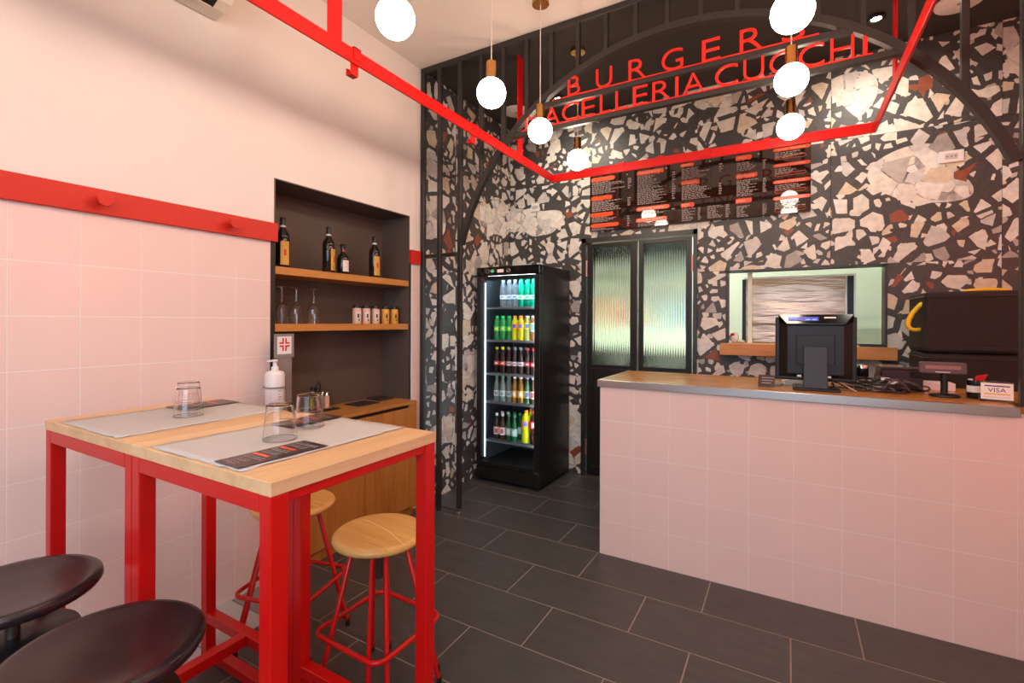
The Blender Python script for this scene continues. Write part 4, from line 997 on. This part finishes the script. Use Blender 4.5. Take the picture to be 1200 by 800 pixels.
# ------------------------------------------------------------------ things on the counter
mo = thing('till_monitor', 'black touch screen till monitor seen from behind on the counter', 'monitor', (.125, 2.95, WT))
MBLK = mat('monitor_plastic', (.009, .007, .007), .42, noise=.1)
MB().box(.025, .232, 2.86, 3.05, WT, WT + .012).build('base', MBLK, mo, .004)
MB().hexa([(.073, 2.872, WT + .012), (.178, 2.872, WT + .012), (.178, 2.90, WT + .012), (.073, 2.90, WT + .012), (.073, 2.895, 1.265), (.178, 2.895, 1.265), (.178, 2.915, 1.265), (.073, 2.915, 1.265)]).build('stand', mat('stand_grey', (.030, .027, .027), .4, .3), mo, .003)
MB().box(-.056, .306, 2.965, 3.0, 1.083, 1.418).build('screen_shell', MBLK, mo, .006)
MB().hexa([(.0, 2.922, 1.12), (.25, 2.922, 1.12), (.29, 2.966, 1.10), (-.04, 2.966, 1.10), (.0, 2.922, 1.375), (.25, 2.922, 1.375), (.29, 2.966, 1.40), (-.04, 2.966, 1.40)]).build('rear_housing', MBLK, mo, .003)
MB().box(.040, .210, 2.912, 2.922, 1.17, 1.325).build('mount_plate', MBLK, mo, .003)
MB().hexa([(-.005, 2.905, 1.378), (.255, 2.905, 1.378), (.292, 2.966, 1.385), (-.040, 2.966, 1.385), (-.004, 2.905, 1.384), (.254, 2.905, 1.384), (.295, 2.964, 1.432), (-.043, 2.964, 1.432)]).build('rear_display', BLACKG, mo, .002)
dsp = [c for c in mo.children][-1]
nv = Vector((0, .059, .048)).normalized()
og = Vector((.03, 2.905, 1.384))
def quad_on(name, u0, u1, v0, v1, m_, p_):
    a_ = [Vector((u, 2.905, 1.3845)) + nv * v + Vector((0, -.0008, .0008)) for u, v in ((u0, v0), (u1, v0), (u1, v1), (u0, v1))]
    MB().add([tuple(q) for q in a_], [(0, 1, 2, 3)]).build(name, m_, p_)
quad_on('lit_strip', .005, .14, .020, .052, mat('vfd_blue', (.02, .02, .12), .3, emit=(.05, .05, .5), estr=.5), dsp)
quad_on('sticker', .165, .215, .040, .052, WHITE, dsp)
for u, l_ in ((.012, .035), (.082, .022), (.112, .020)): quad_on('digits', u, u + l_, .026 if u > .05 else .038, .034 if u > .05 else .046, mat('vfd_text', (.1, .2, .8), .3, emit=(.2, .4, 1), estr=1.5), dsp)
for x in (.045, .175): MB().box(x, x + .02, 2.918, 2.921, 1.105, 1.115).build('port', WHITE, mo)
# acrylic card
ap = thing('acrylic_card', 'small clear acrylic card holder with dark card near the till monitor', 'card holder', (-.10, 2.93, WT))
MB().hexa([(-.137, 2.915, WT), (-.055, 2.915, WT), (-.055, 2.918, WT), (-.137, 2.918, WT), (-.135, 2.945, WT + .062), (-.057, 2.945, WT + .062), (-.057, 2.948, WT + .062), (-.135, 2.948, WT + .062)]).build('card', mat('card_dark', (.05, .045, .045), .1), ap)
MB().box(-.137, -.055, 2.918, 2.975, WT, WT + .003).build('foot', GLASS, ap)
mb = MB()
for i in range(3):
    t = .3 + .22 * i; z = WT + .062 * t; y = 2.915 + .030 * t - .0012
    mb.add([(-.12, y, z), (-.075 + .008 * i, y, z), (-.075 + .008 * i, y + .002, z + .005), (-.12, y + .002, z + .005)], [(0, 1, 2, 3)])
mb.build('print', PRINTM, ap)['kind'] = 'stuff'
rc = thing('tape_roll', 'roll of clear tape behind the acrylic card', 'tape', (-.055, 3.04, WT))
MB().lathe([(.016, 0), (.034, 0), (.034, .02), (.016, .02), (.016, 0)], (0, 0, 0), 20, cap=False).build('roll', mat('tape_beige', (.55, .5, .38), .3), rc)
for v in rc.children[0].data.vertices: v.co += ORG[rc.name]
rc.children[0].data.update()
for i, (dx, dy, rz_) in enumerate(((0, 0, .2), (.012, .01, -.1))):
    plate('receipt_paper', 'white receipt paper pile behind the monitor base' if i == 0 else 'topmost loose white receipt behind the monitor base', 'paper', -.02 + dx, .10 + dx, 3.08 + dy, 3.17 + dy, WT + i * .021, .02 - i * .012, PAPER, rz_)
cc = thing('canister', 'dark cylindrical canister with steel lid behind the cables', 'canister', (.345, 3.16, WT))
MB().lathe([(.030, WT), (.032, WT + .003), (.032, WT + .105)], (.345, 3.16, 0), 20).build('body', BLACKG, cc)
MB().lathe([(.033, WT + .105), (.033, WT + .120), (.030, WT + .123), (.001, WT + .123)], (.345, 3.16, 0), 20).build('lid', CHROME, cc)
pr_ = thing('receipt_printer', 'boxy dark red black receipt printer on the counter', 'printer', (.505, 3.22, WT))
PRM = mat('printer_shell', (.035, .008, .010), .3, noise=.1)
MB().box(.425, .600, 3.14, 3.32, WT, WT + .105).build('body', PRM, pr_, .008)
MB().box(.430, .595, 3.145, 3.315, WT + .105, WT + .120).build('lid', mat('printer_lid', (.06, .06, .065), .08), pr_, .006)
MB().box(.440, .570, 3.136, 3.142, WT + .030, WT + .060).build('front_flap', PRM, pr_, .002)
MB().box(.545, .590, 3.135, 3.141, WT + .066, WT + .098).build('paper_slot', BLACKG, pr_)
cds = thing('customer_display', 'grey customer price display on a pole with round base', 'display', (.645, 2.985, WT))
MB().lathe([(.055, 0), (.058, .004), (.05, .012), (.012, .014)], (.645, 2.985, WT), 24).build('base', BLACK, cds)
MB().cyl((.645, 2.985, WT + .01), (.645, 2.985, WT + .11), .014, 12).build('pole', BLACK, cds)
MB().box(.553, .722, 2.965, 3.0, WT + .108, WT + .162).build('head', mat('display_mauve', (.13, .085, .095), .4), cds, .006)
dh = [c for c in cds.children][-1]
MB().box(.572, .700, 2.963, 2.9652, WT + .130, WT + .147).build('screen', mat('display_screen', (.36, .20, .18), .2), dh)
MB().box(.610, .662, 2.963, 2.9652, WT + .114, WT + .118).build('maker_print', WHITE, dh)
plate('router_box', 'flat white box on the counter behind the customer display', 'box', .60, .74, 3.22, 3.33, WT, .040, WHITE)
pj = thing('pen_jar', 'dark jar with white label and red tag on the counter', 'jar', (.755, 2.985, WT))
MB().lathe([(.030, WT), (.032, WT + .002), (.032, WT + .082), (.0315, WT + .085), (.028, WT + .085), (.028, WT + .02)], (.755, 2.985, 0), 20).build('body', BLACKG, pj)
shift(half_label(.0325, .030, .060, -2.9, -.9), (.755, 2.985, WT)).build('label', PAPER, pj)
MB().hexa([(.745, 2.975, WT + .07), (.775, 2.975, WT + .07), (.775, 2.978, WT + .07), (.745, 2.978, WT + .07), (.755, 2.975, WT + .105), (.795, 2.975, WT + .115), (.795, 2.978, WT + .115), (.755, 2.978, WT + .105)]).build('tag', RED, pj)
MB().box(.728, .742, 2.97, 2.985, WT + .06, WT + .09).build('note', PAPER, pj)
# card payment sign
vs_ = thing('payment_sign', 'clear acrylic stand with white VISA card on the counter end', 'sign', (.80, 2.90, WT))
uxv = Vector((.97, -.24, 0)).normalized(); tilt = Vector((0, .32, .95)); n_ = Vector((uxv.y * -1, uxv.x, 0)); tilt = (Vector((0, 0, 1)) * .95 + n_ * .30).normalized()
o_ = Vector((.748, 2.905, WT + .006))
def vq(name, u0, u1, v0, v1, off, m_, parent, th=.0008):
    nn = uxv.cross(tilt)
    P = [o_ + uxv * u + tilt * v + nn * off for u, v in ((u0, v0), (u1, v0), (u1, v1), (u0, v1))]
    Q = [p_ + nn * th for p_ in P]
    return MB().hexa([tuple(p_) for p_ in P] + [tuple(q) for q in Q]).build(name, m_, parent)
vq('acrylic', -.005, .115, -.004, .086, .000, GLASS, vs_, .0025)
vcard = vq('card', .004, .106, .004, .078, .003, PAPER, vs_)
NAVY = mat('navy_print', (.02, .015, .16), .5); GOLD = mat('gold_print', (.75, .40, .01), .5)
vq('blue_bar', .016, .096, .062, .067, .004, NAVY, vcard); vq('gold_bar', .014, .096, .026, .031, .004, GOLD, vcard)
nn = uxv.cross(tilt)
frame_text('VISA', tuple(o_ + uxv * .026 + tilt * .037 + nn * .004), uxv, tilt, .019, NAVY, vcard, maxw=.058)
frame_text('welcomed here', tuple(o_ + uxv * .014 + tilt * .012 + nn * .004), uxv, tilt, .007, mat('faint_print', (.45, .45, .5), .6), vcard, maxw=.080)
MB().hexa([tuple(o_ + Vector(q)) for q in ((0, 0, -.006), (.11, -.028, -.006), (.125, .05, -.006), (.02, .07, -.006), (0, 0, -.003), (.11, -.028, -.003), (.125, .05, -.003), (.02, .07, -.003))]).build('foot', GLASS, vs_)
# cables
CAB = [mat('cable_black', (.012, .012, .012), .4), mat('cable_grey', (.10, .08, .08), .5), mat('cable_white', (.65, .58, .52), .5)]
rd = random.Random(21)
for i in range(11):
    P = []; cx, cy = rd.uniform(.30, .50), rd.uniform(2.98, 3.08); a0 = rd.uniform(0, 6); rx, ry = rd.uniform(.05, .12), rd.uniform(.03, .07); tn = rd.uniform(1.2, 2.6)
    hz = rd.uniform(.02, .075)
    for k in range(28):
        t = k / 27; a_ = a0 + tn * 2 * PI * t
        P.append((cx + rx * math.cos(a_) + .02 * math.sin(9 * t + i), cy + ry * math.sin(a_), WT + .006 + hz * abs(math.sin(3 * PI * t + i)) ** 1.5))
    mi = (0, 2, 1, 0, 0, 1, 0, 2, 1, 1, 0)[i]
    tag(MB().tube(P, .0035 if mi < 2 else .003, 6).build('cable', CAB[mi]), ('black', 'dark grey', 'white')[mi] + ' cable in the tangle between till monitor and printer', 'cable', 'tangled cables on the counter')
P = [(-.04, 2.99, WT + .010), (.02, 2.985, WT + .04), (.08, 3.02, WT + .055), (.15, 3.03, WT + .06), (.22, 3.0, WT + .05), (.27, 2.96, WT + .02), (.30, 2.92, WT + .005)]
tag(MB().tube(P, .0032, 6).build('cable', CAB[2]), 'single white cable arching behind the monitor stand', 'cable', 'tangled cables on the counter')
tag(MB().tube([(.19, 2.96, 1.10), (.205, 2.94, 1.085), (.21, 2.95, 1.06), (.18, 2.97, 1.05), (.15, 3.0, 1.052)], .0035, 6).build('cable', CAB[0]), 'black cable hanging from the monitor back', 'cable', 'tangled cables on the counter')
for i, (x, y) in enumerate(((.425, 3.0), (.452, 2.975))):
    plate('cable_tag', 'white paper tag on the cables, ' + ('beside the printer' if i else 'beside the canister'), 'tag', x - .018, x + .018, y - .008, y + .008, WT + .060 - i * .015, .014, PAPER, .4)
# ------------------------------------------------------------------ delivery bags on a bench behind the counter
bn = thing('back_bench', 'black bench behind the counter carrying the delivery bags', 'bench', (1.05, 3.72, 0))
MB().box(.66, 1.5, 3.46, 3.95, .86, .90).build('bench_top', BLACK, bn, .003)
for x in (.70, 1.46):
    for y in (3.49, 3.92): MB().box(x - .02, x + .02, y - .02, y + .02, 0, .86).build('leg', BLACK, bn)
def bag(z0, z1, label):
    t = thing('delivery_bag', label, 'bag', (1.0, 3.72, z0), 'black insulated delivery bags')
    MB().box(.672, 1.30, 3.50, 3.92, z0, z1).build('shell', NYLON, t, .025, 3)
    sh = [c for c in t.children][-1]
    MB().box(.668, 1.304, 3.496, 3.924, z1 - .030, z1 - .022).build('lid_seam', BLACK, sh)
    MB().box(.78, 1.20, 3.494, 3.50, z0 + .02, z0 + .035).build('front_flap', BLACK, sh)
    return t
b1 = bag(.90, 1.218, 'black insulated delivery bag underneath another one')
b2 = bag(1.222, 1.565, 'black insulated delivery bag with yellow handle on top of another one')
def ribbon(path, w, m_, name, parent, side):
    vs = []; fs = []; s_ = Vector(side) * w / 2
    for p_ in path: vs += [tuple(Vector(p_) - s_), tuple(Vector(p_) + s_)]
    for i in range(len(path) - 1): fs.append((2 * i, 2 * i + 1, 2 * i + 3, 2 * i + 2))
    o = MB().add(vs, fs, True).build(name, m_, parent); md = o.modifiers.new('solid', 'SOLIDIFY'); md.thickness = .020; return o
ribbon([(.669, 3.58, 1.51), (.655, 3.58, 1.495), (.625, 3.58, 1.455), (.605, 3.58, 1.41), (.600, 3.58, 1.375), (.612, 3.58, 1.35), (.640, 3.58, 1.338), (.669, 3.58, 1.342)], .040, YELLOW, 'handle', b2, (0, 1, 0))
ribbon([(.86, 3.71, 1.566), (.90, 3.71, 1.585), (.98, 3.71, 1.592), (1.06, 3.71, 1.585), (1.10, 3.71, 1.566)], .03, YELLOW, 'top_handle', b2, (0, 1, 0))
MB().box(.667, .671, 3.60, 3.612, .93, 1.14).build('strap', YELLOW, b1)
